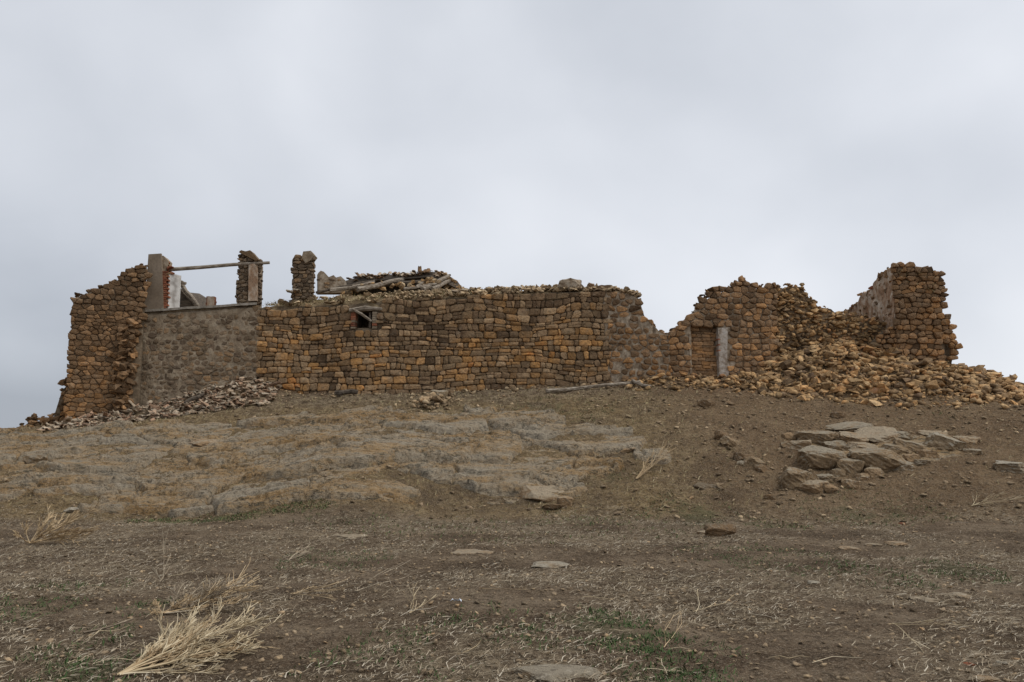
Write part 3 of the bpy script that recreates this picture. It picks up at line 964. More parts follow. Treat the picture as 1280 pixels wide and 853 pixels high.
# window: timber lintel, brick jambs, fallen stick
rw = random.Random(5)
lx0, lz0 = WM.uv(437, 389); lx1, lz1 = WM.uv(478, 386)
mb = MB(); mb.tube([(lx0, -0.02, lz0 + 0.02), ((lx0 + lx1) / 2, -0.03, lz0 + 0.10), (lx1, -0.02, lz1 - 0.02)], [0.075, 0.10, 0.06], 8, rough=0.1, rng=rw)
mb.build('lintel', M['wood'], WM.e)
a_ = WM.uv(441, 387); b_ = WM.uv(465, 402)
mb = MB(); mb.tube([(a_[0], -0.10, a_[1]), ((a_[0] + b_[0]) / 2, -0.13, (a_[1] + b_[1]) / 2 + 0.02), (b_[0], -0.10, b_[1])], [0.045, 0.05, 0.04], 7, rough=0.1, rng=rw)
mb.build('fallen_stick', M['wood'], WM.e)
for side, uu in ((0, HOLE[0] - 0.085), (1, HOLE[1] + 0.08)):
    zb = HOLE[2] - 0.03
    while zb < HOLE[3] - 0.05:
        mb = MB(); hh = rw.uniform(0.075, 0.1)
        polyprism(mb, [(uu - 0.09, zb), (uu + 0.09, zb), (uu + 0.085, zb + hh - 0.015), (uu - 0.085, zb + hh - 0.015)], -0.03 - rw.uniform(0, .03), 0.3)
        mb.build('brick', M['brick'] if rw.random() < 0.6 else M['render_worn'], WM.e)
        zb += hh
mb = MB(); mb.box(HOLE[1] - 0.14, HOLE[1] - 0.06, 0.02, 0.12, HOLE[2], HOLE[3] - 0.05); mb.build('window_post', M['wood_dark'], WM.e)
# earth and debris lying along the wall top
def cap_z(u, y):
    return top_m(min(u, WM.uv(795, 380)[0])) - 0.06 + 0.42 * (1 - math.exp(-max(y, 0) / 0.5)) * float(np.interp(u, [0, 1.5, 4, 9, 12.5, 14], [0.45, 0.8, 1.05, .85, .45, .2]))
NU, NY = 110, 16
umax = WM.uv(790, 380)[0]
V = []; Fs = []
for j in range(NY):
    y = [0.0, 0.05, .12, .2, .3, .45, .6, .8, 1.0, 1.3, 1.6, 2.0, 2.5, 3.0, 3.5, 3.9][j]
    for i in range(NU):
        u = umax * i / (NU - 1)
        z = cap_z(u, y) - 0.10 * max(0, 1 - y / .4) + (float(fbm(np.array([u * 2.2]), np.array([y * 2.2]), 4, 90)[0]) - 0.5) * 0.28 - (0.25 if j == 0 else 0)
        V.append((u, y + 0.03, z))
for j in range(NY - 1):
    for i in range(NU - 1):
        a = j * NU + i
        Fs.append((a, a + 1, a + 1 + NU, a + NU))
link('earth_cap', pymesh('earth_cap', V, Fs, True), M['earth'], WM.e)

# ---- rendered wall with coping
WP = Wall(P2(164, 31.2), P2(321, 31.9), 2.5, 'rendered_wall', 'grey brown wall of worn render with stones showing through, below the pillars', 'wall')
top_p = WP.prof([(160, 391.5), (177, 391), (250, 386), (320, 381.5), (330, 381)])
core(WP, 0.0, WP.L - 0.02, -1.2, lambda u: top_p(u), 3.6, M['render_worn'], None, seed=6, drop=0.0, front=0.1)
# uneven render skin
rp = random.Random(9)
nu, nv = 90, 70
V = []; Fs = []
for j in range(nv):
    for i in range(nu):
        u = WP.L * i / (nu - 1); tp = top_p(u) - 0.03
        v = -0.8 + (tp + 0.8) * j / (nv - 1)
        d = (float(fbm(np.array([u * 3]), np.array([v * 3]), 4, 91)[0]) - 0.5) * 0.10 + rp.uniform(-.007, .007)
        V.append((u, 0.02 + d + (0.1 if j == nv - 1 else 0), v))
for j in range(nv - 1):
    for i in range(nu - 1):
        a = j * nu + i
        Fs.append((a, a + 1, a + 1 + nu, a + nu))
link('render_skin', pymesh('render_skin', V, Fs, False), M['render_worn'], WP.e)
masonry(WP, 0.1, WP.L, -0.7, lambda u: top_p(u) - 0.12, (0.14, 0.25), (0.17, 0.38), M['stone_worn'], 21, (0.0, 0.028), 0.026, 0.35, None, 0.07, 0.2, y=0.012, dropout=0.10, limit=290, style='cells')
ca = WP.uv(170, 391); cb = WP.uv(321, 381.5)
mb = MB()
n_ = 14
for i in range(n_):
    f0, f1_ = i / n_, (i + 1) / n_
    ua, ub = ca[0] + (cb[0] - ca[0]) * f0, ca[0] + (cb[0] - ca[0]) * f1_
    za, zb_ = top_p(ua) + rp.uniform(-.01, .01), top_p(ub) + rp.uniform(-.01, .01)
    polyprism(mb, [(ua, za + 0.004), (ub, zb_ + 0.004), (ub, zb_ + 0.085), (ua, za + 0.085)], -0.06 + rp.uniform(-.012, .012), 0.6)
mb.build('coping', M['coping'], WP.e)

# ---- left tower wall
WL = Wall(P2(84.5, 30.1), P2(171, 30.9), 2.0, 'ruined_tower', 'tall rough stone tower wall at the left end of the ruin', 'stone wall')
top_l = WL.prof([(80, 369), (97, 368), (115, 361), (133, 354), (152, 345), (155, 339), (169, 331), (184, 329), (192, 329)])
uR = WL.uv(183, 345)[0]
def right_limit(cu, cv, c):
    px_u = np.interp(cv, [-0.5, 1.0, 2.5, 3.6, 4.4, 6], [WL.uv(166, 520)[0], WL.uv(167, 480)[0], WL.uv(170, 440)[0], WL.uv(172, 410)[0], uR + .05, uR + .1])
    return cu > px_u
core(WL, 0.02, WL.uv(160, 450)[0], -0.8, top_l, 2.2, M['mortar_mid'], None, seed=14, drop=0.12, front=.015)
core(WL, WL.uv(160, 450)[0] + .003, uR, -0.8, top_l, 0.3, M['mortar_dark'], None, seed=15, drop=0.12, front=0.06, name='core_return')
masonry(WL, 0.0, uR + 0.2, -0.5, top_l, (0.11, 0.21), (0.14, 0.40), M['stone_left'], 31, (0.015, 0.05), 0.005, 0.16, right_limit, 0.09, 0.25, limit=215, protr=0.05, style='cells')
# stones of the side face
WLs = MB()
rl = random.Random(77)
# broken spur of bonded boulders where the tower tore away from the rendered wall
for k in range(85):
    t = rl.random()
    pxs = rl.gauss(158 - 16 * (1 - t) * 0 + 6 * t, 6) - (8 * (1 - t))
    pys = 515 - t * 118
    u, v = WL.uv(pxs, pys)
    s = rl.uniform(0.09, 0.2)
    sh = rl.randrange(24)
    reach = 0.42 * (1 - t) + 0.1
    V_, F_ = RUB[sh]
    R = rmat(rl, 0.3)
    link('boulder', pymesh('boulder', [R @ Vector((q.x * s * 1.3, q.y * s, q.z * s * .85)) for q in V_], F_), M['stone_left'], WL.e, (u, -rl.uniform(0, reach), v))
for k in range(0):      # ragged edge stones up the outer corner
    v = -0.2 + k * 0.15
    if v > top_l(0.1) - 0.1:
        break
    s = rl.uniform(0.09, 0.15)
    V_, F_ = RUB[rl.randrange(24)]
    link('corner_stone', pymesh('corner_stone', [Vector((q.x * s * 1.5, q.y * s * 1.6, q.z * s)) for q in V_], F_), M['stone_left'], WL.e, (0.08 + rl.uniform(-.05, .03), 0.12, v))

# low broken wall running off to the left of the tower
WB = Wall(P2(14, 29.8), P2(86, 30.6), 1.9, 'broken_wall', 'low remnant of rubble wall at the far left, beside the tower foot', 'stone wall')
top_b = WB.prof([(10, 538), (24, 532), (34, 526), (44, 521), (54, 524), (66, 520), (73, 513), (76, 497), (79, 477), (92, 475)])
core(WB, 0.0, WB.L, -0.8, top_b, 0.7, M['mortar_dark'], None, seed=24, drop=0.1)
masonry(WB, 0.0, WB.L, -0.5, top_b, (0.12, 0.2), (0.15, 0.36), M['stone_left'], 32, (0.03, 0.09), 0.007, 0.25, None, 0.06, 0.2, protr=0.06, style='cells')

# ---- right wall with blocked doorway
WR = Wall(P2(838.5, 31.6), P2(968, 32.1), 3.5, 'broken_house_wall', 'broken stone wall with a blocked doorway, right of the gap', 'stone wall')
top_r = WR.prof([(836, 417), (842, 413), (845, 407), (857, 402), (866, 392), (874, 378), (881, 368), (891, 361), (903, 359), (921, 355), (926, 349), (935, 349), (939, 355), (947, 356), (960, 355), (972, 356), (985, 357)])
du0 = WR.uv(864, 440)[0]; du1 = WR.uv(898, 440)[0]; dv1 = WR.uv(880, 406)[1]
DH = (du0, du1, -0.55, dv1)
core(WR, 0.0, WR.L, -0.6, top_r, 0.75, M['mortar_pale'], DH, seed=34, drop=0.26, niche=9, front=0.005)
def door_skip(cu, cv, c):
    return any(du0 - 0.03 < p[0] < du1 + 0.30 * (cv < dv1 - 0.1) and p[1] < dv1 - 0.04 for p in [(cu, cv)] + [((p_[0] + cu) / 2, (p_[1] + cv) / 2) for p_ in c])
masonry(WR, 0.0, WR.L + 0.15, -0.4, top_r, (0.15, 0.27), (0.2, 0.46), M['stone_right'], 41, (0.02, 0.06), 0.010, 0.2, door_skip, 0.07, 0.2, slack=0.05, protr=0.04, style='cells')
masonry(WR, du0 - 0.1, du1 + 0.1, -0.5, lambda u: dv1 + 0.1, (0.08, 0.17), (0.2, 0.5), M['stone_right'], 42, (0.01, 0.04), 0.006, 0.2, None, 0.05, 0.1, y=0.20, name='infill_stone')
mb = MB(); mb.box(du0 - 0.1, du1 + 0.1, 0.26, 0.6, -0.55, dv1 + 0.1); mb.build('infill_core', M['mortar_dark'], WR.e)
mb = MB()
polyprism(mb, [(du1 - 0.003, -0.35), (du1 + 0.36, -0.35), (du1 + 0.40, 0.35), (du1 + 0.30, 0.6), (du1 + 0.42, 1.0), (du1 + 0.30, 1.2), (du1 + 0.36, dv1 - .1), (du1 - 0.003, dv1 - 0.12)], -0.05, 0.3)
mb.build('door_jamb', M['jamb'], WR.e)
mb = MB(); mb.box(du0 - 0.07, du0 + 0.004, -0.03, 0.3, 0.1, dv1 - 0.35); mb.build('door_jamb', M['mortar_pale'], WR.e)
for zq in (0.62, 0.70, 0.78, 1.1):
    mb = MB(); mb.box(du1 - 0.01, du1 + 0.06, -0.058, 0.2, zq * dv1, zq * dv1 + 0.05); mb.build('brick', M['brick'], WR.e)

# ---- torn back wall of loose stone between doorway wall and right tower
WC = Wall(P2(966, 32.35), P2(1135, 32.9), 3.5, 'collapsed_wall', 'sagging wall of loose ochre rubble between the doorway wall and the right tower', 'stone wall')
top_c = WC.prof([(964, 355), (972, 355), (977, 364), (981, 355), (1003, 355), (1009, 367), (1016, 374), (1024, 382), (1039, 384), (1046, 390), (1060, 389), (1080, 394), (1100, 400), (1140, 404)])
core(WC, -0.1, WC.L, -0.6, top_c, 1.2, M['earth_rubble'], None, seed=44, drop=0.1, front=-.03)
def face_gap(cu, cv, c):
    a = WC.uv(952, 360)
    return False
packed(WC, -0.1, WC.L, 0.0, top_c, (0.06, 0.15), M['rubble'], 51, 0.13)

# ---- right tower: plastered inner face going back, broken stone end towards us
cT = P2(1123.5, 31.9)
WT = Wall(cT, P2(1190, 31.75), 3.5, 'ruined_tower', 'broken stone tower with a plastered inner face at the right end of the ruin', 'stone wall')
top_t = WT.prof([(1110, 334), (1118, 331), (1134, 329), (1142, 331), (1155, 334), (1165, 334), (1175, 337), (1177, 345), (1179, 362), (1183, 388), (1190, 400), (1197, 415), (1201, 430)])
def tower_shape(cu, cv, c):
    lim = np.interp(cv, [-0.5, 0.9, 1.3, 1.5, 1.75, 2.0, 2.7, 3.1, 5.0], [WT.uv(1187, 460)[0], WT.uv(1187, 455)[0], WT.uv(1191, 441)[0], WT.uv(1200, 433)[0], WT.uv(1200, 425)[0], WT.uv(1197, 416)[0], WT.uv(1186, 398)[0], WT.uv(1183, 385)[0], WT.uv(1176, 337)[0]])
    if cv < 1.32 and cu > WT.uv(1189, 450)[0]:
        return True
    hx0, hx1 = WT.uv(1180, 430)[0], WT.uv(1188, 430)[0]
    if hx0 < cu < hx1 and 0.75 < cv < 1.75:      # torn hollow in the corner
        return True
    return cu > lim
tl = lambda u: 4.6 + 0 * u
core(WT, 0.04, WT.uv(1179, 400)[0], -0.6, WT.prof([(1110, 334), (1134, 330), (1175, 337), (1190, 338)]), 0.95, M['mortar_mid'], None, seed=54, drop=0.12, front=.015)
masonry(WT, 0.0, WT.uv(1203, 430)[0], -0.4, WT.prof([(1110, 334), (1118, 331), (1134, 329), (1142, 331), (1155, 334), (1175, 336), (1205, 336)]), (0.13, 0.25), (0.17, 0.40), M['stone_right'], 61, (0.02, 0.07), 0.005, 0.18, tower_shape, 0.08, 0.2, protr=0.13, slack=0.12, limit=250, style='cells')
mb = MB(); ha, hb = WT.uv(1175, 450)[0], WT.uv(1189, 450)[0]
polyprism(mb, [(ha, -.4), (hb + .06, -.4), (hb + .04, .9), (hb + .16, 1.35), (hb + .22, 1.7), (hb + .1, 2.2), (hb - .1, 2.7), (ha, 2.9)], 0.25, 0.9)
mb.build('wall_core', M['mortar_dark'], WT.e)
# lower courses run on to the left of the tower end
WT2 = Wall(P2(1088, 32.1), P2(1124, 31.98), 3.5, 'buttress_stub', 'low stone stub at the foot of the right tower, half buried in rubble', 'stone wall')
top_t2 = WT2.prof([(1084, 436), (1092, 424), (1100, 414), (1110, 407), (1128, 404)])
core(WT2, 0.0, WT2.L, -0.6, top_t2, 0.6, M['mortar_dark'], None, seed=55, drop=0.12)
masonry(WT2, 0.0, WT2.L, -0.3, top_t2, (0.13, 0.23), (0.18, 0.38), M['stone_right'], 62, (0.04, 0.1), 0.008, 0.26, None, 0.08, 0.2, protr=0.1, style='cells')
# inner plastered face, seen from the left, going back
pe = P(1057, 400, 37.0)
inner = MB()
Af = Vector((cT[0], cT[1])); Bf = Vector((pe.x, pe.y))
dirf = (Bf - Af); Lf = dirf.length; dirf.normalize()
nf = Vector((dirf.y, -dirf.x))               # away from the viewer's left
if nf.x < 0:
    nf = -nf
def pf_ray(px, py):
    r = ray(px, py); nn = Vector((-dirf.y, dirf.x))
    t = Af.dot(nn) / Vector((r.x, r.y)).dot(nn)
    return (Vector((r.x * t, r.y * t)) - Af).dot(dirf), EYE + r.z * t
tp_pts = [pf_ray(*q) for q in [(1123, 331), (1116, 332), (1108, 337), (1100, 344), (1094, 352), (1088, 363), (1077, 367), (1070, 380), (1062, 386), (1057, 389)]]
NS, NV = 44, 34
ri = random.Random(66)
V = []; Fs = []
for layer in range(2):
    for i in range(NS):
        s = Lf * i / (NS - 1)
        tz = float(np.interp(s, [q[0] for q in tp_pts], [q[1] for q in tp_pts])) + ri.uniform(-.05, .06)
        for j in range(NV):
            z = 3.0 + (tz - 3.0) * j / (NV - 1)
            bump_ = (float(fbm(np.array([s * 2]), np.array([z * 2.4]), 4, 95)[0]) - 0.5) * 0.22 + ri.uniform(-.015, .015)
            p = Af + dirf * s + nf * (0.0 + bump_ if layer == 0 else 0.8)
            V.append((p.x, p.y, z))
n1_ = NS * NV
for i in range(NS - 1):
    for j in range(NV - 1):
        a = i * NV + j
        Fs.append((a, a + 1, a + NV + 1, a + NV)); Fs.append((n1_ + a, n1_ + a + NV, n1_ + a + NV + 1, n1_ + a + 1))
    a = i * NV + NV - 1
    Fs.append((a, n1_ + a, n1_ + a + NV, a + NV))
for j in range(NV - 1):
    a = (NS - 1) * NV + j
    Fs.append((a, a + 1, n1_ + a + 1, n1_ + a)); Fs.append((j, n1_ + j, n1_ + j + 1, j + 1))
me = pymesh('inner_wall', V, Fs)
o = link('inner_wall', me, M['whitewash_worn'])
o.parent = WT.e
o.matrix_parent_inverse = Matrix.Translation(WT.e.location).inverted() if False else (Matrix.Translation(WT.e.location) @ Matrix.Rotation(WT.ang, 4, 'Z')).inverted()
# stones showing through the worn plaster and along its broken upper edge
for k in range(260):
    s = Lf * ri.random() ** 0.8
    tz = float(np.interp(s, [q[0] for q in tp_pts], [q[1] for q in tp_pts]))
    edge = ri.random() < 0.3
    z = tz + ri.uniform(-.12, .02) if edge else ri.uniform(4.6, tz)
    p = Af + dirf * s + nf * (ri.uniform(0, .5) if edge else ri.uniform(0.03, .07))
    sz = ri.uniform(0.08, 0.17)
    V_, F_ = CHIP[ri.randrange(16)]
    R = Matrix.Rotation(math.atan2(dirf.y, dirf.x), 3, 'Z') @ rmat(ri, .1).to_3x3() if edge else Matrix.Rotation(math.atan2(dirf.y, dirf.x), 3, 'Z')
    loc = (Matrix.Translation(WT.e.location) @ Matrix.Rotation(WT.ang, 4, 'Z')).inverted() @ Vector((p.x, p.y, z))
    link('stone', pymesh('stone', [R @ Vector((q.x * sz * 1.4, q.y * sz * .9, q.z * sz * .8)) for q in V_], F_), M['brick'] if edge and ri.random() < .35 else M['stone_right'], WT.e, loc, (0, 0, -WT.ang))
# dry grass thatch hanging over the tower top is added with the plants

def crest(wall, u0, u1, top, n, size, mat, seed, dy=(0.0, 0.5), up=(-.16, .05)):
    rng = random.Random(seed)
    for k in range(n):
        u = rng.uniform(u0, u1)
        s = size[0] + (size[1] - size[0]) * rng.random() ** 2
        i_ = rng.randrange(24); key = (i_, mat.name, 'stone')
        if key not in RUB_ME:
            me = pymesh('stone', *RUB[i_]); me.materials.append(mat); RUB_ME[key] = me
        link('stone', RUB_ME[key], None, wall.e, (u, rng.uniform(*dy), top(u) - s * .4 + rng.uniform(*up)), (rng.gauss(0, .3), rng.gauss(0, .3), rng.uniform(0, 6.28)),
             (s * rng.uniform(1, 1.6), s * rng.uniform(.9, 1.3), s * rng.uniform(.5, .9)))
crest(WL, 0.05, uR, top_l, 75, (.05, .14), M['stone_left'], 301, (.05, .7))
crest(WB, 0.05, WB.L, top_b, 40, (.05, .16), M['stone_left'], 302, (-.1, .5), (-.1, .12))
crest(WR, 0.05, WR.L, top_r, 90, (.05, .15), M['stone_right'], 303, (.02, .5), (-.18, .04))
crest(WC, 0.0, WC.L * .9, top_c, 70, (.05, .14), M['rubble'], 304, (0, .6), (-.14, .05))
crest(WT, 0.05, WT.uv(1176, 340)[0], WT.prof([(1110, 335), (1134, 330), (1175, 337), (1190, 338)]), 45, (.05, .13), M['stone_right'], 305, (.0, .6))
crest(WM, WM.uv(780, 380)[0], WM.L, top_m, 60, (.05, .15), M['stone_right'], 306, (.0, .5), (-.2, .03))

# ---- things standing on the rendered wall
def pillar(px0, px1, py_top, py_bot, Y, depth, name, label, mat_core, stones, seed, top_pts=None):
    p0 = P(px0, py_bot, Y); p1 = P(px1, py_bot, Y)
    wl = Wall((p0.x, p0.y), (p1.x, p1.y), p0.z - 0.15, name, label, 'pillar')
    return wl
# plastered slab pillar
pA = P(180.5, 389, 31.45)
WQ = Wall((pA.x, pA.y), (P(205, 386, 31.5).x, 31.5), pA.z - 0.05, 'pillar', 'broken wall pillar with smooth brown rendered front, at left end of the rendered wall', 'pillar')
q = lambda px, py: WQ.uv(px, py)
mb = MB(); polyprism(mb, [q(180.5, 389), q(204.5, 386.5), q(203, 350), q(201.5, 317), q(185.5, 318)], 0.0, 0.10); mb.build('rendered_face', M['render'], WQ.e)
mb = MB(); polyprism(mb, [q(183, 389), q(208, 386), q(206, 340), q(209, 325), q(203, 319), q(188, 320)], 0.104, 0.62); mb.build('core', M['mortar_pale'], WQ.e)
rq = random.Random(3)
zb = q(205, 385)[1]
k = 0
while True:      # brick edge, courses toothed in and out
    uu = q(205.5, 386 - k * 2.7)[0]
    if 386 - k * 2.7 < 338:
        break
    mb = MB(); ln = 0.20 if k % 2 else 0.13
    mb.box(uu - 0.10, uu + ln - 0.08 + rq.uniform(-.02, .03), 0.02 + rq.uniform(0, .02), 0.3, zb, zb + 0.058); mb.build('brick', M['brick'], WQ.e)
    zb += 0.076; k += 1
for k in range(22):     # rubble top of the edge
    px_, py_ = rq.uniform(203, 212), rq.uniform(321, 343)
    if py_ < 319 + (px_ - 203) * 1.6:
        continue
    u, v = q(px_, py_)
    V_, F_ = CHIP[rq.randrange(16)]; s = rq.uniform(.07, .13)
    link('stone', pymesh('stone', [Vector((a.x * s * 1.4, a.y * s * 1.5, a.z * s * .8)) for a in V_], F_), M['brick'] if rq.random() < .4 else M['rubble_pale'], WQ.e, (u, rq.uniform(.1, .45), v))
mb = MB()
p0 = q(209, 386); 
V = [(q(208.5, 386.5)[0], 0.13, q(208.5, 386.5)[1]), (q(218, 386)[0], 0.6, q(218, 386)[1] ), (q(220.5, 341)[0], 0.6, q(220.5, 341)[1]), (q(209.5, 340)[0], 0.13, q(209.5, 340)[1])]
V2 = [(a - 0.05, b + 0.06, c) for a, b, c in V]
mb.add(V + V2, [(0, 1, 2, 3), (7, 6, 5, 4), (1, 5, 6, 2), (3, 2, 6, 7), (0, 3, 7, 4), (0, 4, 5, 1)])
mb.build('whitewashed_reveal', M['whitewash'], WQ.e)

def stone_pillar(px0, px1, top, py_bot, Y, name, label, seed, mat, thick=0.55, ch=(0.09, 0.17), wd=(0.14, 0.32)):
    a = P(px0, py_bot, Y); b = P(px1, py_bot, Y)
    wl = Wall((a.x, a.y), (b.x, b.y), a.z - 0.2, name, label, 'pillar')
    tp = wl.prof(top)
    core(wl, 0.03, wl.L - 0.03, 0.0, tp, thick, M['mortar_pale'], None, seed=seed, drop=0.05, du=0.12, front=0.03)
    masonry(wl, -0.02, wl.L + 0.04, 0.0, tp, ch, wd, mat, seed + 1, (0.02, 0.06), 0.008, 0.3, None, 0.04, 0.1, protr=0.04, slack=-0.1, style='cells')
    # stones of the two side faces
    rr = random.Random(seed)
    for side in (0.02, wl.L - 0.02):
        z = 0.1
        while z < tp(side) - 0.05:
            V_, F_ = CHIP[rr.randrange(16)]; s = rr.uniform(.055, .085)
            link('stone', pymesh('stone', [Vector((c.x * s * 1.0, c.y * s * 1.8, c.z * s * .9)) for c in V_], F_), mat, wl.e, (side + rr.uniform(-.03, .02) * (1 if side > .1 else -1), rr.uniform(.08, .4), z))
            z += rr.uniform(0.09, 0.16)
    return wl, tp
W2, t2 = stone_pillar(296.5, 323, [(296, 330), (300, 318), (302, 316), (312, 316), (317, 320), (322, 325), (325, 330)], 380, 31.95, 'pillar', 'broken stone pillar with grey plastered right side, carrying the beam end', 71, M['stone_worn'])
mb = MB(); polyprism(mb, [W2.uv(311.5, 377), W2.uv(322.5, 377), W2.uv(323, 336), W2.uv(319, 330.5), W2.uv(312, 332)], -0.12, 0.2); mb.build('plastered_side', M['whitewash_worn'], W2.e)
mb = MB()
cs = [W2.uv(300, 316.5), W2.uv(303, 313.8), W2.uv(308, 315.5), W2.uv(314, 314), W2.uv(324.5, 326), W2.uv(321, 327)]
polyprism(mb, [cs[5], cs[4], cs[3], cs[2], cs[1], cs[0]], -0.14, 0.45); mb.build('capstone', M['rock_dark'], W2.e)
W3, t3 = stone_pillar(365.5, 389, [(363, 324), (367, 321), (372, 321.5), (376, 319), (382, 315), (390, 318), (392, 325)], 372, 32.3, 'pillar', 'free standing rough stone pillar left of the collapsed roof', 81, M['stone_worn'])
mb = MB()
polyprism(mb, [W3.uv(383, 330), W3.uv(389.5, 326), W3.uv(394, 320), W3.uv(389.5, 314.5), W3.uv(380, 315.5), W3.uv(378, 323)], -0.13, 0.4); mb.build('capstone', M['render_worn'], W3.e)

# beam lying on the pillars
rb = random.Random(12)
mb = MB()
bp = [P(211.5, 337.3, 31.75), P(250, 334.5, 31.83), P(290, 331.2, 31.88), P(337, 328.6, 31.95)]
mb.tube(bp, [0.075, 0.07, 0.066, 0.055], 10, rough=0.06, rng=rb)
o = mb.build('wooden_beam', M['wood'])
tag(o, 'long thin weathered timber beam bridging the two left pillars', 'beam')

# fallen timbers behind the rendered wall
def pole(name, a, b, r0, r1, mat, label, cat='timber', sag=0.03, group=None, seed=0, ya=None):
    rng = random.Random(seed + 900)
    mb = MB()
    A, B = Vector(a), Vector(b)
    pts = []; rads = []
    for i in range(6):
        t = i / 5
        p = A.lerp(B, t) + Vector((rng.uniform(-1, 1) * sag, rng.uniform(-1, 1) * sag, rng.uniform(-1, 1) * sag))
        pts.append(p); rads.append(r0 + (r1 - r0) * t)
    mb.tube(pts, rads, 8, rough=0.12, rng=rng)
    o = mb.build(name, mat)
    tag(o, label, cat, group)
    return o
pole('roof_timber', P(223, 352, 33.0), P(249.5, 384, 32.6), .085, .07, M['wood'], 'leaning grey roof timber just right of the whitewashed pillar')
pole('roof_timber', P(221, 356, 33.3), P(245, 384, 33.2), .06, .05, M['wood_dark'], 'thin dark timber leaning behind the grey one', seed=3)
pole('roof_timber', P(219, 351.5, 32.7), P(232, 354, 32.7), .06, .06, M['wood'], 'short timber stub sticking out of the whitewashed pillar', seed=4)
# slumped dark roof slab behind
mb = MB()
pts = [P(216, 366, 33.2), P(224, 364.5, 33.2), P(233, 370, 33.2), P(246, 387, 33.2), P(214, 388, 33.2)]
n_ = len(pts); V = [tuple(p) for p in pts] + [(p.x + 0.2, p.y + 1.6, p.z + .2) for p in pts]
mb.add(V, [tuple(range(n_ - 1, -1, -1)), tuple(range(n_, 2 * n_))] + [(i, (i + 1) % n_, n_ + (i + 1) % n_, n_ + i) for i in range(n_)])
tag(mb.build('roof_slab', M['wood_dark']), 'dark slumped piece of roof behind the leaning timbers', 'roof piece')
# brick stub
a = P(257.5, 384, 32.6)
sb = empty('brick_stub', (a.x, a.y, a.z - 0.06)); tag(sb, 'small brick stub with whitish face standing on the wall behind the beam', 'brick stub')
rk_ = random.Random(4); z = 0
while z < 0.46:
    mb = MB(); mb.box(rk_.uniform(-.02, .01), 0.30 + rk_.uniform(-.02, .02), 0, 0.24, z, z + 0.07); mb.build('brick', M['brick'], sb); z += 0.078
mb = MB(); polyprism(mb, [(0.03, 0.1), (0.31, 0.08), (0.3, 0.44), (0.05, 0.47)], -0.025, -0.001); mb.build('plaster', M['whitewash_worn'], sb)

# ---- collapsed roof behind the long wall
cr = empty('roof_ruin', P(490, 362, 34.0)); tag(cr, 'collapsed roof of grey timbers, broken tiles and earth on top of the long wall', 'roof')
cinv = Matrix.Translation(cr.location).inverted()
def crp(px, py, Y):
    return cinv @ P(px, py, Y)
mb = MB()
front = [(428, 352), (440, 349), (448, 345.5), (475, 344.5), (510, 342.5), (545, 340), (560, 344), (572, 352), (578, 360)]
under = [(425, 362), (440, 358), (452, 352), (475, 350), (510, 348.5), (540, 346), (553, 352), (568, 359), (578, 364)]
n_ = len(front)
V = [crp(x_, y_, 34.2) for x_, y_ in front] + [crp(x_, y_, 34.0) for x_, y_ in under]
V += [p + Vector((0.1, 2.6, -0.15)) for p in V[:n_]] + [p + Vector((0.1, 2.6, -0.6)) for p in V[n_:2 * n_]]
Fs = []
for i in range(n_ - 1):
    Fs.append((n_ + i, n_ + i + 1, i + 1, i))
    Fs.append((i, i + 1, 2 * n_ + i + 1, 2 * n_ + i))
    Fs.append((n_ + i + 1, n_ + i, 3 * n_ + i, 3 * n_ + i + 1))
mb.add(V, Fs)
mb.build('roof_deck', M['wood_dark'], cr)
mb = MB()
pts = [(424, 366), (440, 355), (470, 350), (540, 346), (575, 358), (582, 368)]
V = [crp(x_, y_, 34.9) for x_, y_ in pts]; V += [p + Vector((0, 1.5, 0)) for p in V]
mb.add(V, [tuple(range(5, -1, -1)), tuple(range(6, 12))] + [(i, (i + 1) % 6, 6 + (i + 1) % 6, 6 + i) for i in range(6)])
mb.build('inner_fill', M['wood_dark'], cr)
logs = [(412, 363, 33.0, 468, 353, 33.9, .09, 'wood'), (447, 362, 33.0, 505, 349, 34.1, .10, 'wood'), (430, 361, 33.3, 480, 347, 34.3, .07, 'wood_dark'), (478, 356, 33.9, 545, 351, 34.0, .10, 'wood_dark'),
        (528, 362, 33.2, 561, 345, 34.2, .10, 'wood'), (540, 361, 33.2, 562, 351, 34.0, .08, 'wood'), (505, 361, 33.0, 550, 355, 33.6, .06, 'wood'), (395, 366, 32.9, 440, 357, 33.4, .05, 'wood_dark'), (520, 359, 33.3, 548, 343, 34.3, .06, 'wood')]
rc_ = random.Random(31)
for x0, y0, Y0, x1, y1, Y1, r, mt in logs:
    a, b = crp(x0, y0, Y0), crp(x1, y1, Y1)
    mb = MB(); mb.tube([a, a.lerp(b, .35) + Vector((0, 0, rc_.uniform(-.04, .04))), a.lerp(b, .7) + Vector((0, 0, rc_.uniform(-.04, .04))), b], [r, r * .95, r * .9, r * .8], 8, rough=.12, rng=rc_)
    mb.build('rafter', M[mt], cr)
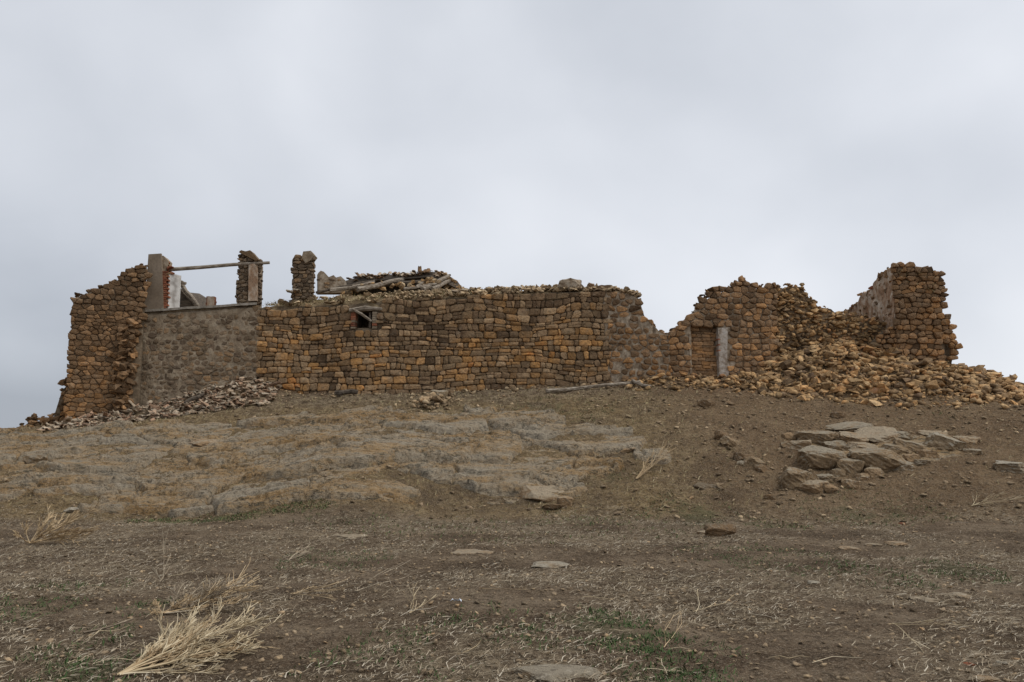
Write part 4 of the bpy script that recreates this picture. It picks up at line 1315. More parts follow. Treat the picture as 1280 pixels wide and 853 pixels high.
def tile_mesh(w0, l, c, th=0.018, brk=None):
    """curved roof tile, may be broken"""
    mb = MB(); n = 5
    V = []
    for t in (0, 1):
        for i in range(n):
            an = math.pi * (i / (n - 1) - 0.5) * c
            rr = w0 / 2 * (1 - 0.12 * t)
            off = (brk.uniform(-.12, .12) * l if brk else 0) * t
            V.append((math.sin(an) * rr, t * l + off, math.cos(an) * rr * 0.75))
    for t in (0, 1):
        for i in range(n):
            x_, y_, z_ = V[t * n + i]
            V.append((x_ * 0.87, y_, z_ - th))
    Fs = []
    for i in range(n - 1):
        Fs.append((i, i + 1, n + i + 1, n + i)); Fs.append((2 * n + i, 3 * n + i, 3 * n + i + 1, 2 * n + i + 1))
        Fs.append((i, 2 * n + i, 2 * n + i + 1, i + 1)); Fs.append((n + i, n + i + 1, 3 * n + i + 1, 3 * n + i))
    Fs += [(0, n, 3 * n, 2 * n), (n - 1, 2 * n + n - 1, 4 * n - 1, 2 * n - 1)]
    return V, Fs
TILES = [tile_mesh(0.2, random.Random(k).uniform(.14, .4), 0.8, brk=random.Random(k + 50)) for k in range(10)]
rt = random.Random(17)
for k in range(70):
    x_ = rt.uniform(438, 558)
    y_ = np.interp(x_, [q_[0] for q_ in front], [q_[1] for q_ in front]) - 0.3
    Yq = 34.2 + rt.random() * 0.5
    p = crp(x_, y_, 34.2) + Vector((0, Yq - 34.2, 0.0))
    V_, F_ = TILES[rt.randrange(10)]
    R = Matrix.Rotation(rt.gauss(0, .5) + math.pi, 3, 'Z') @ Matrix.Rotation(rt.gauss(0, .12), 3, 'X')
    link('roof_tile', pymesh('roof_tile', [R @ Vector(c) * 0.9 for c in V_], F_), M['terracotta'] if rt.random() < .5 else M['stone_left'], cr, p + Vector((0, .1, -0.02)))
for k in range(130):      # loose stone and earth slid over the roof's right end and along its foot
    x_ = rt.uniform(536, 580) if rt.random() < .6 else rt.uniform(425, 560)
    hi = np.interp(x_, [q_[0] for q_ in front], [q_[1] for q_ in front]); lo_ = np.interp(x_, [q_[0] for q_ in under], [q_[1] for q_ in under])
    y_ = rt.uniform(hi, lo_ + 6) if x_ > 548 else (lo_ + rt.uniform(3, 12))
    s_ = rt.uniform(.05, .13); i_ = rt.randrange(24)
    link('stone', rub_mesh(i_, 'rubble_pale' if rt.random() < .5 else 'rubble'), None, cr, crp(x_, y_, 34.15 if x_ > 548 else 33.6), (rt.gauss(0, .4), rt.gauss(0, .4), rt.uniform(0, 6.28)), (s_ * 1.4, s_ * 1.2, s_ * .7))
for k in range(60):
    x_ = rt.uniform(444, 552)
    t_ = rt.random()
    hi = np.interp(x_, [q_[0] for q_ in front], [q_[1] for q_ in front]); lo_ = np.interp(x_, [q_[0] for q_ in under], [q_[1] for q_ in under])
    V_, F_ = TILES[rt.randrange(10)]
    R = Matrix.Rotation(rt.gauss(0, .5), 3, 'Z') @ Matrix.Rotation(rt.gauss(.3, .3), 3, 'X')
    link('roof_tile', pymesh('roof_tile', [R @ Vector(c) * .85 for c in V_], F_), M['terracotta'] if rt.random() < .6 else M['stone_left'], cr, crp(x_, hi + (lo_ - hi) * t_ * .8, 34.12) + Vector((0, -.12, 0)))
# mortar stub at the roof's left
a = P(398, 362, 33.6)
WS = Wall((a.x, a.y), (P(430, 362, 33.9).x, 33.9), a.z - .1, 'wall_stub', 'jagged grey stub of mortared wall left of the collapsed roof', 'wall stub')
mb = MB(); polyprism(mb, [WS.uv(398, 366), WS.uv(436, 366), WS.uv(432, 351), WS.uv(426, 345.5), WS.uv(420, 347), WS.uv(417, 344), WS.uv(411, 346.5), WS.uv(405, 340), WS.uv(401, 338.5), WS.uv(398, 341)], 0, 0.5)
mb.build('masonry', M['mortar_pale'], WS.e)
masonry(WS, 0, WS.L, 0.05, WS.prof([(398, 340), (401, 339), (405, 341), (411, 347), (417, 345), (426, 347), (433, 352)]), (.1, .18), (.15, .3), M['stone_worn'], 97, (.01, .04), .035, .4, None, .04, .1, y=0.01, dropout=.35, limit=40)

# ------------------------------------------------------------------ loose stone: the largest as individuals, the rest as stuff
rs = random.Random(2024)
ITEMS = []     # (size, loc, R, scale, shape, label, group, mat)
def scatter_heap(T, px0, px1, n, smin, smax, label, group, mat, back=0.4, power=3.0, sink=0.15, extra=1.1, ymax=None):
    x0, x1 = P(px0, 480, 31.5).x, P(px1, 480, 31.5).x
    for _ in range(n):
        x = rs.uniform(x0, x1)
        yw = float(np.interp(x, _wl[:, 0], _wl[:, 1])); r = float(np.interp(x, T[:, 0], T[:, 2]))
        y = yw + back - (r + back + extra) * rs.random() ** 1.05
        if rs.random() > 0.10 * float(np.clip((y - yw + r + extra) / .8, .1, 1)) * 2 * (.3 + vn(np.array([x * 1.1]), np.array([y * 1.1]), 8)[0]) + 0.8 * float(np.clip(heap(np.array([x]), np.array([y]), T)[0] * 5, 0, 1)):
            continue
        s = smin + (smax - smin) * rs.random() ** power
        z = h1(x, y) + s * rs.uniform(-sink, 0.75)
        ITEMS.append((s, (x, y, z), rmat(rs, .3), (s * rs.uniform(.95, 1.6), s * rs.uniform(.8, 1.15), s * rs.uniform(.45, .85)), rs.randrange(24), label, group, mat))
scatter_heap(HEAPR, 940, 1125, 4200, .03, .21, 'ochre sandstone block lying in the big rubble heap left of the right tower', 'fallen stones in the big rubble heap', 'rubble')
scatter_heap(HEAPR, 1125, 1330, 4200, .03, .20, 'ochre sandstone block in the rubble slope below and right of the right tower', 'fallen stones on the slope right of the tower', 'rubble')
scatter_heap(HEAPR, 780, 950, 1300, .03, .17, 'loose sandstone block at the foot of the blocked doorway wall', 'fallen stones below the doorway', 'rubble', extra=0.3)
scatter_heap(HEAPL, 15, 130, 160, .05, .18, 'weathered stone lying by the foot of the left tower', 'fallen stones by the left tower', 'stone_left', extra=0.4)
scatter_heap(HEAPR, 960, 1290, 60, .17, .29, 'large sandstone block among smaller rubble on the right hand heaps', 'large blocks on the right hand heaps', 'rubble', power=1.6, sink=.4)
# foot of the long wall and a small pile in front of it
for _ in range(130):
    px, py = rs.uniform(360, 800), 0
    p = WM.w(WM.uv(px, 480)[0], 0, -rs.uniform(0.05, 0.9) ** 1.0)
    s = .035 + .09 * rs.random() ** 2
    ITEMS.append((s * .8, (p.x, p.y, h1(p.x, p.y) + s * .3), rmat(rs), (s * 1.3, s, s * .7), rs.randrange(24), 'small stone lying along the foot of the long wall', 'stones along the long wall', 'rubble_pale'))
gp = G(543, 506)
for _ in range(110):
    x = gp.x + rs.gauss(0, .5); y = gp.y + rs.gauss(0, .8)
    d = math.hypot((x - gp.x) / .6, (y - gp.y) / .9)
    s = .05 + .15 * rs.random() ** 2 * max(.25, 1.2 - d * .6)
    ITEMS.append((s, (x, y, h1(x, y) + s * .35 + max(0, .25 - d * .2) * rs.random()), rmat(rs), (s * 1.3, s, s * .75), rs.randrange(24), 'stone in the small pile below the middle of the long wall', 'stones in the small pile', 'rubble_pale'))
ITEMS.sort(key=lambda q_: -q_[0])
for s, loc, R, sc, k, label, group, mat in ITEMS[:300]:
    o = link('fallen_stone', rub_mesh(k, mat), None, None, loc, R.to_euler(), sc)
    tag(o, label, 'stone', group)
for mat in ('rubble', 'stone_left', 'rubble_pale'):
    rest = [(q_[1], q_[2], q_[3], q_[4]) for q_ in ITEMS[300:] if q_[7] == mat]
    batch({'rubble': 'rubble', 'stone_left': 'rubble_by_tower', 'rubble_pale': 'small_rubble'}[mat], rest, RUB, M[mat],
          {'rubble': 'mass of smaller ochre stones filling the rubble heaps on the right', 'stone_left': 'small weathered stones around the left tower foot', 'rubble_pale': 'small pale stones below the long wall'}[mat], 'rubble')

# debris along the top of the long wall
CAPI = []
rcap = random.Random(606)
for _ in range(900):
    px = rcap.uniform(480, 800) if rcap.random() < .88 else rcap.uniform(345, 500)
    u = WM.uv(px, 365)[0]
    y = -0.02 + 1.1 * rcap.random() ** 1.5
    s = .035 + .10 * rcap.random() ** 2.0
    if u > umax - .05:
        y *= .5
    z = cap_z(u, y) + rcap.uniform(0, .12)
    p = WM.w(u, z, y)
    CAPI.append((s, tuple(p), rmat(rcap, .4), (s * rcap.uniform(1.2, 1.9), s * 1.1, s * rcap.uniform(.4, .75)), rcap.randrange(24)))
CAPI.sort(key=lambda q_: -q_[0])
for s, loc, R, sc, k in CAPI[:70]:
    tag(link('loose_stone', rub_mesh(k, 'rubble_pale'), None, None, loc, R.to_euler(), sc), 'flat pale stone lying loose on top of the long wall', 'stone', 'loose stones on the wall top')
batch('wall_top_rubble', [q_[1:] for q_ in CAPI[70:]], RUB, M['rubble_pale'], 'small pale rubble covering the top of the long wall', 'rubble')
for px, py, wpx, label in [(714, 352, 30, 'large flat lump of masonry on top of the long wall'), (740, 354, 9, 'small upright stone on the wall top right of the large lump'), (757, 357, 18, 'dark rounded stone on the wall top near its broken end')]:
    u, v = WM.uv(px, py); p = WM.w(u, v - .02, .45)
    V_, F_ = angular(int(px), 3, 14, .03); s = wpx * .0284 / 1.5
    if px == 714:
        s *= .8
    tag(link('masonry_lump', pymesh('masonry_lump', [Vector((c.x * s * 1.15, c.y * s, c.z * (s * .62 if wpx > 10 else s * 1.1))) for c in V_], F_), M['stone_left'] if px != 714 else M['mortar_pale'], None, p + Vector((0, 0, -.06))), label, 'stone')
for px, py, ang in [(572, 366, .2), (585, 364.5, -.1), (577, 368.5, 1.3), (364, 366, .3), (372, 364, -.2)]:
    u, v = WM.uv(px, py); p = WM.w(u, v + .02, .2)
    V_, F_ = TILES[3]
    tag(link('roof_tile', pymesh('roof_tile', [Vector(c) * 1.2 for c in V_], F_), M['terracotta'], None, p, (.2, .1, ang + 1.4)), 'reddish roof tile on the long wall top, %s' % ('by the rough pillar' if px < 400 else 'below the roof end'), 'roof tile', 'fallen tiles on the wall top %s' % ('left' if px < 400 else 'right'))
u, v = WR.uv(931, 350); p = WR.w(u, v, .3)
V_, F_ = angular(71, 2, 11, .03)
tag(link('top_stone', pymesh('top_stone', [Vector((c.x * .17, c.y * .16, c.z * .13)) for c in V_], F_), M['stone_left'], None, p + Vector((0, 0, .05))), 'small stone perched at the highest point of the doorway wall', 'stone')

# ---- heap of broken tiles before the rendered wall
TI = []
rti = random.Random(44)
x0, x1 = P(85, 500, 30.5).x, P(345, 500, 31).x
for _ in range(1300):
    x = rti.uniform(x0, x1)
    hx = float(np.interp(x, HEAPL[:, 0], HEAPL[:, 1])); r = float(np.interp(x, HEAPL[:, 0], HEAPL[:, 2]))
    if rti.random() > .35 + hx * 1.5:
        continue
    yw = float(np.interp(x, _wl[:, 0], _wl[:, 1]))
    y = yw + .2 - (r + .3) * rti.random()
    k = rti.randrange(10)
    s = rti.uniform(.35, 1.0)
    R = Matrix.Rotation(rti.uniform(0, 6.28), 3, 'Z') @ Matrix.Rotation(rti.gauss(0, .35), 3, 'X') @ Matrix.Rotation(rti.gauss(0, .5) + (math.pi if rti.random() < .35 else 0), 3, 'Y')
    TI.append((s * (.25 + k % 3 * .05), (x, y, h1(x, y) + rti.uniform(-.01, .09)), R, (s, s, s), k))
TI.sort(key=lambda q_: -q_[0])
tmes = []
for V_, F_ in TILES:
    me = pymesh('broken_tile', V_, F_); me.materials.append(M['terracotta']); tmes.append(me)
for s, loc, R, sc, k in TI[:200]:
    tag(link('broken_tile', tmes[k], None, None, loc, R.to_euler(), sc), 'broken terracotta roof tile in the debris heap below the rendered wall', 'roof tile', 'broken tiles below the rendered wall')
# remaining tile shards share one mesh
batch('tile_shards', [q_[1:] for q_ in TI[200:]], [(v_, [tuple(f) for f in f_]) for v_, f_ in TILES], M['terracotta'], 'small terracotta and plaster shards filling the heap below the rendered wall', 'rubble')
a, b = G(231, 508), G(255, 500)
pole('wooden_plank', a + Vector((0, 0, .12)), b + Vector((0, 0, .22)), .07, .06, M['wood_dark'], 'dark stick of wood lying on the tile heap below the rendered wall', 'timber', seed=8)
a, b = G(683, 492), G(800, 481)
pole('wooden_pole', a + Vector((0, 0, .07)), b + Vector((0, 0, .08)), .075, .05, M['wood'], 'long grey pole lying on the ground at the foot of the long wall', 'timber', seed=9, sag=.02)
a, b = G(790, 474), G(813, 486)
pole('wooden_plank', a + Vector((0, 0, .25)), b + Vector((0, 0, .06)), .07, .05, M['wood'], 'short pale timber end leaning on stones below the broken wall end', 'timber', seed=10)
a, b = G(420, 491), G(448, 489)
pole('tree_root', a + Vector((0, 0, .1)), b + Vector((0, 0, .13)), .10, .08, M['wood_dark'], 'dark gnarled log at the wall foot below the window', 'log', seed=11, sag=.05)

# ------------------------------------------------------------------ outcrop rocks and single stones
def boulder(px, py, wpx, hpx, label, mat='rock', depth=.75, seed=0, yaw=0.0, tx=0.0, ty=0.0, name='rock', lift=.12, k=4.5, flat=1.0, rough=1.0):
    """blocky weathered rock bedded in the slope; w/h as they appear"""
    rng = random.Random(seed * 7 + int(px))
    g = G(px, py + hpx * .25)
    m_px = g.y / F
    sx = wpx * m_px / 2 * (1.1 if g.y > 20.5 else 1); sz = hpx * m_px / 2 * (1.12 if g.y > 20.5 else .8) * flat; sy = sx * depth
    n = 13
    V = []; Fs = []; idx = {}
    def vid(p):
        key = tuple(round(c, 4) for c in p)
        if key not in idx:
            idx[key] = len(V)
            q_ = Vector(p)
            nk = (abs(q_.x) ** k + abs(q_.y) ** k + abs(q_.z) ** k) ** (1 / k)
            V.append(q_ / nk)
        return idx[key]
    for ax in range(3):
        for sg in (-1, 1):
            for i in range(n):
                for j in range(n):
                    quad = []
                    for di, dj in ((0, 0), (1, 0), (1, 1), (0, 1)):
                        a, b = -1 + 2 * (i + di) / n, -1 + 2 * (j + dj) / n
                        p = [0, 0, 0]; p[ax] = sg; p[(ax + 1) % 3] = a; p[(ax + 2) % 3] = b
                        quad.append(vid(p))
                    Fs.append(tuple(quad if sg > 0 else quad[::-1]))
    pl = []
    for _ in range(13):
        n_ = Vector((rng.gauss(0, 1), rng.gauss(0, 1), rng.gauss(0, .55))).normalized()
        pl.append((n_, rng.uniform(.70, .98)))
    pl.append((Vector((rng.uniform(-.2, .2), rng.uniform(-.2, .2), 1)).normalized(), rng.uniform(.8, .95)))
    out = []
    sdx = rng.uniform(0, 99)
    P3 = np.array([tuple(v) for v in V])
    nA = fbm(P3[:, 0] * 1.6 + sdx, P3[:, 1] * 1.6 + P3[:, 2] * 1.9, 4, 33) - .5
    nB = fbm(P3[:, 0] * 5 + P3[:, 2] * 3 + sdx, P3[:, 1] * 5 - P3[:, 2] * 4, 3, 35) - .5
    for v, na, nb in zip(V, nA, nB):
        for nn, h_ in pl:
            d_ = v.dot(nn) - h_
            if d_ > 0:
                v = v - nn * d_
        f = 1 + (na * .22 + nb * .20) * rough
        out.append(Vector((v.x * f * sx, v.y * f * sy, v.z * f * sz)))
    me = pymesh(name, out, Fs, False)
    o = link(name, me, M[mat], None, g + Vector((0, 0, sz * lift)), (tx + (.18 if g.y > 20.5 else 0), ty, yaw))
    tag(o, label, 'rock')
    return o
B = boulder
B(1019.6, 545, 46, 18, 'flat topped grey slab at the upper left of the right outcrop', ty=-.03, yaw=.1)
B(994, 556, 38, 16, 'low ochre block at the left edge of the right outcrop', 'rock_ochre', yaw=-.1)
B(1024, 572, 52, 29, 'big rough grey boulder in the middle left of the right outcrop', yaw=.05)
B(997, 595, 50, 29, 'square fronted boulder at the lower left corner of the right outcrop', yaw=.12)
B(1016, 607, 38, 15, 'low buff block in front of the lower left boulder', 'rock_ochre', yaw=-.2)
B(1062, 583, 32, 27, 'wedge shaped boulder at the centre front of the right outcrop', yaw=-.3)
B(1097, 572, 66, 29, 'widest rounded boulder along the front of the right outcrop', yaw=.05, seed=2)
B(1066, 545, 36, 20, 'tilted bedrock sheet at top centre of the outcrop, left piece', 'rock_ochre', depth=1.1, yaw=.3, tx=.1, flat=.7)
B(1098, 542, 46, 23, 'tilted bedrock sheet at top centre of the outcrop, right piece', 'rock_ochre', depth=1.1, yaw=-.25, tx=.1, flat=.7)
B(1140, 557, 40, 15, 'thin dark edged slab leaning right of the outcrop centre', 'rock', yaw=-.25, ty=.28)
B(1182, 553, 46, 24, 'grey lichened slab tilting down to the right at the outcrop end', 'rock_grey', yaw=-.2, ty=.22, tx=.15)
B(1208, 549, 32, 12, 'ochre slab behind the tilted grey slab at the outcrop end', 'rock_ochre', ty=.15)
B(1217, 564, 24, 8, 'small flat stone at the far right tip of the outcrop', 'rock')
B(1063, 607, 21, 12, 'loose rounded stone lying just below the outcrop front', 'rock_ochre', ty=.2, lift=.5)
B(1038, 611, 20, 9, 'small buff stone beside the loose rounded stone under the outcrop', 'rock_ochre', lift=.4)
B(1140, 573, 23, 15, 'cracked reddish block right of the widest boulder', 'rock_ochre', yaw=.3)
B(1160, 567, 22, 13, 'small buff block under the tilted grey slab', 'rock_ochre')
B(1092, 590, 24, 14, 'orange block wedged below the widest boulder', 'rock_ochre')
B(1126, 584, 32, 15, 'low grey block at the right foot of the widest boulder', 'rock')
B(1078, 596, 16, 10, 'little stone at the foot of the wedge shaped boulder', 'rock_ochre')
B(985, 545, 18, 13, 'narrow upright stone at the upper left end of the outcrop', 'rock_ochre', ty=.2)
for px, py, w_, h_, mt, lb in [(1044, 556, 30, 12, 'rock', 'low slab between the flat grey slab and the bedrock sheet of the outcrop'), (1128, 545, 30, 14, 'rock', 'slab at the upper right of the outcrop, beside the bedrock sheet'),
                               (1008, 572, 22, 14, 'rock_ochre', 'block at the left side of the big rough grey boulder'), (1048, 590, 18, 14, 'rock', 'narrow block between the big boulder and the wedge shaped one'), (1118, 560, 36, 13, 'rock', 'slab just above the widest boulder of the outcrop'),
                               (1078, 558, 34, 11, 'rock_ochre', 'thin ledge slab above the wedge shaped boulder'), (1028, 597, 26, 12, 'rock', 'low block right of the square fronted boulder'), (1150, 578, 20, 9, 'rock', 'small flat block at the right foot of the outcrop'),
                               (1168, 543, 34, 9, 'rock_ochre', 'thin ledge behind the leaning slabs of the outcrop'), (1055, 533, 60, 8, 'rock', 'low ledge of rock along the top edge of the outcrop')]:
    B(px, py, w_, h_, lb, mt, yaw=rs.uniform(-.2, .2), ty=rs.uniform(-.1, .15))
for i, (px, py, w_, h_) in enumerate([(903, 544, 20, 14), (913, 553, 24, 14), (930, 571, 24, 13), (943, 577, 28, 17), (950, 585, 20, 10), (926, 580, 14, 8)]):
    B(px, py, w_, h_, ['upper dark stone of the jagged ridge left of the outcrop', 'second dark stone of the jagged ridge, below the topmost', 'middle stone of the jagged ridge left of the outcrop', 'largest dark stone of the jagged ridge left of the outcrop', 'lowest stone of the jagged ridge, nearest the outcrop', 'small stone at the lower left of the jagged ridge'][i], 'rock_dark' if i % 2 == 0 else 'rock', yaw=.4 - i * .3, ty=.3, k=3)
B(1262, 582, 42, 15, 'pale grey slab half buried at the right edge of the picture', 'rock_grey', ty=.05)
B(903, 664, 44, 20, 'dark mossy square block in the grass right of centre', 'rock_dark', yaw=.1, k=7, lift=.7, depth=.5)
B(879, 666, 15, 7, 'orange stone at the left of the dark mossy block', 'rock_ochre', lift=.4)
B(706, 629, 20, 14, 'rounded ochre stone below the tan bedrock slab', 'rock_ochre', lift=.6, k=2.6)
B(690, 633, 24, 9, 'flat brown stone left of the rounded ochre stone', 'rock_dark', lift=.4)
B(673, 608, 64, 30, 'smooth tan leaf shaped slab at the lower right of the bedrock', 'rock_ochre', depth=1.0, lift=-.15, tx=.10, yaw=.35, rough=.25, k=2.6, flat=.75)
B(692, 838, 112, 26, 'flat brown slab sunk in the soil at the bottom edge', 'rock', depth=.62, lift=.25, flat=.6, k=3.5, rough=.5)
for i, (px, py, w_, h_, mt, lb) in enumerate([(440, 669, 52, 6, 'rock_ochre', 'pale flat stone flush with the soil left of centre'), (590, 688, 58, 6, 'rock_ochre', 'long pale stone flush with the soil near the middle'), (686, 705, 54, 8, 'rock_grey', 'whitish flat stone flush with the soil at centre'),
                                              (1197, 743, 36, 8, 'rock_ochre', 'pale oval stone flush with the soil at right'), (1155, 748, 34, 5, 'rock_ochre', 'thin flat stone just left of the pale oval one'), (1060, 684, 26, 5, 'rock_ochre', 'flat ochre stone of the stepping patch, left one'),
                                              (1090, 680, 24, 5, 'rock_ochre', 'flat ochre stone of the stepping patch, right one'), (1118, 678, 28, 6, 'rock_ochre', 'ochre stone right of the stepping patch'), (1222, 817, 30, 7, 'rock_ochre', 'ochre flat stone in the lower right corner'),
                                              (1211, 829, 16, 8, 'brick', 'red stone in the lower right corner'), (1228, 849, 40, 9, 'rock_ochre', 'brown flat stone at the lower right edge'), (1253, 828, 14, 5, 'rock_grey', 'whitish pebble in the lower right corner'),
                                              (1017, 727, 17, 4, 'rock_grey', 'white flat pebble in the soil right of centre'), (1128, 654, 9, 6, 'brick', 'small red stone on the soil right of the grass'), (45, 577, 30, 16, 'rock', 'grey rock on the slope at far left'),
                                              (180, 609, 12, 10, 'rock_grey', 'small round grey stone on the left bedrock'), (171, 603, 14, 11, 'rock_dark', 'dark stone touching the small round grey stone'), (255, 555, 38, 9, 'rock_ochre', 'low tan boulder below the tile heap'),
                                              (130, 573, 16, 8, 'rock_ochre', 'small yellowish rock on the left slope'), (93, 635, 22, 7, 'rock_grey', 'flat grey stone beside the left dry bush'), (548, 495, 24, 13, 'rock_grey', 'grey block at the top of the small pile below the long wall'),
                                              (560, 492, 13, 11, 'rock_dark', 'dark block at the right of the small pile top'), (1048, 519, 18, 11, 'rock_dark', 'dark stone on the bare slope above the outcrop'), (883, 505, 20, 11, 'rock_dark', 'brown lump of rock on the bare slope below the doorway'),
                                              (911, 503, 14, 6, 'rock_dark', 'flat dark stone right of the brown lump'), (880, 606, 28, 7, 'rock_dark', 'dark clod on the red slope left of the outcrop'), (962, 622, 14, 9, 'rock_dark', 'dark stone on the red slope below the outcrop'), (780, 560, 26, 6, 'rock_ochre', 'pale flat ledge stone right of the bedrock')]):
    B(px, py, w_, h_, lb, mt, lift=-.15 if h_ < 9 else .4, depth=.6 if h_ > 8 else 1.1, k=3, yaw=rs.uniform(-.3, .3), name='flat_stone' if h_ < 9 else 'rock')

# ------------------------------------------------------------------ scattered chips, straw, twigs, grass
rg = np.random.default_rng(5)
def cam_area(n, py0, py1, px0=-60, px1=1340, bias=1.0):
    """random ground points, spread over the slope and the flat in front"""
    y0, y1 = py0, py1
    y = y0 + (y1 - y0) * rg.random(n) ** bias
    half = y * 0.62
    x = (rg.random(n) * 2 - 1) * half
    return x, y
def chip_stuff(name, n, y0, y1, smin, smax, mat, label, cat, dens=None, bias=1.0, power=3):
    x, y = cam_area(n, y0, y1, bias=bias)
    keep = np.ones(n, bool)
    if dens is not None:
        keep = rg.random(n) < dens(x, y)
    x, y = x[keep], y[keep]
    z = H(x, y)
    s = smin + (smax - smin) * rg.random(len(x)) ** power
    rr = random.Random(len(x))
    items = []
    for a, b, c, d in zip(x, y, z, s):
        items.append(((a, b, c + d * .25), rmat(rr, .3), (d * rr.uniform(1, 1.7), d, d * rr.uniform(.35, .7)), rr.randrange(16)))
    return batch(name, items, CHIP, mat, label, cat)
chip_stuff('pebbles', 24000, 5.0, 21, .004, .034, M['chips'], 'small stone chips strewn over the bare soil in front', 'pebbles', bias=.8, power=4, dens=lambda x, y: .25 + .9 * fbm(x * .6, y * .6, 3, 61))
chip_stuff('slope_chips', 12000, 19, 31.5, .010, .085, M['chips'], 'ochre stone chips strewn over the slope', 'pebbles', dens=lambda x, y: np.clip((.22 + .8 * sst(x, 1, 7)) * (1 - .6 * rock_mask(x, y)) * (.4 + fbm(x * .8, y * .8, 3, 62)) + 0.5 * sst(y, 27.5, 30) * (x > -14), 0, 1), power=4.5)

def blades(name, x, y, length, width, tiltmin, tiltmax, mat, label, cat, bend=.4, lift=0.0, zfun=None):
    """thin bent strips, one mesh; tilt 0 = lying"""
    n = len(x)
    z = H(x, y) if zfun is None else zfun(x, y)
    az = rg.random(n) * 2 * np.pi
    tl_ = np.radians(tiltmin + (tiltmax - tiltmin) * rg.random(n))
    L_ = length[0] + (length[1] - length[0]) * rg.random(n) ** 1.6
    W_ = width[0] + (width[1] - width[0]) * rg.random(n)
    d = np.stack([np.cos(az) * np.cos(tl_), np.sin(az) * np.cos(tl_), np.sin(tl_)], 1)
    sd_ = np.stack([-np.sin(az), np.cos(az), np.zeros(n)], 1)
    up = np.array([0, 0, 1.0])
    b0 = np.stack([x, y, z + lift * rg.random(n)], 1)
    bd = (rg.random(n) - .5) * 2 * bend
    mid = b0 + d * (L_ * .5)[:, None] + sd_ * (bd * L_ * .25)[:, None] + up * (np.abs(bd) * L_ * .12)[:, None]
    tip = b0 + d * L_[:, None] + sd_ * (bd * L_ * .1)[:, None] - up * (np.sin(tl_) * L_ * .25 * np.abs(bd))[:, None]
    ws = sd_ * W_[:, None] + up * (W_ * .5)[:, None]
    V = np.stack([b0 - ws, b0 + ws, mid - ws * .8, mid + ws * .8, tip - ws * .15, tip + ws * .15], 1).reshape(-1, 3)
    base = (np.arange(n) * 6)[:, None]
    Fa = np.concatenate([base + np.array([[0, 1, 3, 2]]), base + np.array([[2, 3, 5, 4]])], 0)
    me = npmesh(name, V, Fa)
    o = link(name, me, mat)
    tag(o, label, cat, None, 'stuff')
    return o
# straw litter lying on the flat
x, y = cam_area(150000, 4.8, 20.5, bias=.9)
k = rg.random(len(x)) < np.clip((fbm(x * .55, y * .55, 5, 63) - .38) * 4.6 * (1 - .55 * sst(x, 1, 7) * sst(y, 9, 14)) + .10, 0, .9)
blades('straw_litter', x[k], y[k], (.015, .11), (.0014, .0036), 0, 28, M['straw'], 'dry straw and stalks littering the soil in front', 'straw', bend=.9, lift=.02)
x, y = cam_area(26000, 20, 31.2)
k = rg.random(len(x)) < np.clip((1 - .8 * rock_mask(x, y)) * (.75 * (1 - sst(x, 2, 7)) + .18) * sst(y, 19, 22) * 1.2 * fbm(x * .7, y * .7, 3, 64) + .35 * sst(y, 27, 29.5) * (1 - sst(x, 4, 9)), 0, 1)
blades('dry_turf', x[k], y[k], (.05, .22), (.003, .008), 5, 60, M['grass_dry'], 'short dry grass over the slope', 'grass', bend=.8)
# green grass in its patches
xs_, ys_ = [], []
for cx, cy, rx, ry, s in GREEN:
    n = int(4600 * s * min(rx, 3) * ry)
    a = rg.random(n) * 2 * np.pi; r = np.sqrt(rg.random(n)) * 1.15
    xs_.append(cx + np.cos(a) * r * rx); ys_.append(cy + np.sin(a) * r * ry)
x, y = np.concatenate(xs_), np.concatenate(ys_)
k = rg.random(len(x)) < np.clip(3.2 * (fbm(x * 2.2, y * 2.2, 3, 73) - .36), 0, 1)
fg = k & (y > 14.5) & (rg.random(len(x)) < .15 + .35 * ((y < 20.3) & (x < -4))); k = k & (y <= 14.5)
blades('green_grass', x[fg], y[fg], (.04, .10), (.005, .010), 5, 70, M['grass_olive'], 'short green grass along the foot of the bedrock and on the slope', 'grass', bend=.8)
blades('green_grass', x[k], y[k], (.02, .07), (.0025, .006), 5, 75, M['grass'], 'short green grass in patches', 'grass', bend=.8)

# ------------------------------------------------------------------ dry plants
def branchy(mb, rng, start, d, length, r, depth, spread=.35, nsub=7, seg=5, up=.0, droop=0.0, min_r=.0014, tmin=.25, sub=(.22, .45)):
    pts = [Vector(start)]; rads = [r]; dirs = [Vector(d).normalized()]
    for i in range(seg):
        nd = (dirs[-1] + Vector((rng.gauss(0, .07), rng.gauss(0, .07), rng.gauss(0, .04) + up - droop * i / seg))).normalized()
        dirs.append(nd)
        pts.append(pts[-1] + nd * (length / seg)); rads.append(max(min_r, r * (1 - .75 * (i + 1) / seg)))
    mb.tube(pts, rads, 4 if depth > 1 else 3, cap=False)
    if depth > 0:
        for k in range(nsub):
            t = rng.uniform(tmin, 1.0)
            i = min(seg - 1, int(t * seg)); f = t * seg - i
            p = pts[i].lerp(pts[i + 1], f)
            v = Vector((rng.gauss(0, 1), rng.gauss(0, 1), rng.gauss(0, .45)))
            nd = (dirs[i] + v.normalized() * spread * rng.uniform(.6, 1.5)).normalized()
            branchy(mb, rng, p, nd, length * rng.uniform(*sub), max(min_r, rads[i] * .55), depth - 1, spread, max(2, nsub - 3), 3, up, droop, min_r, .2, (.3, .55))

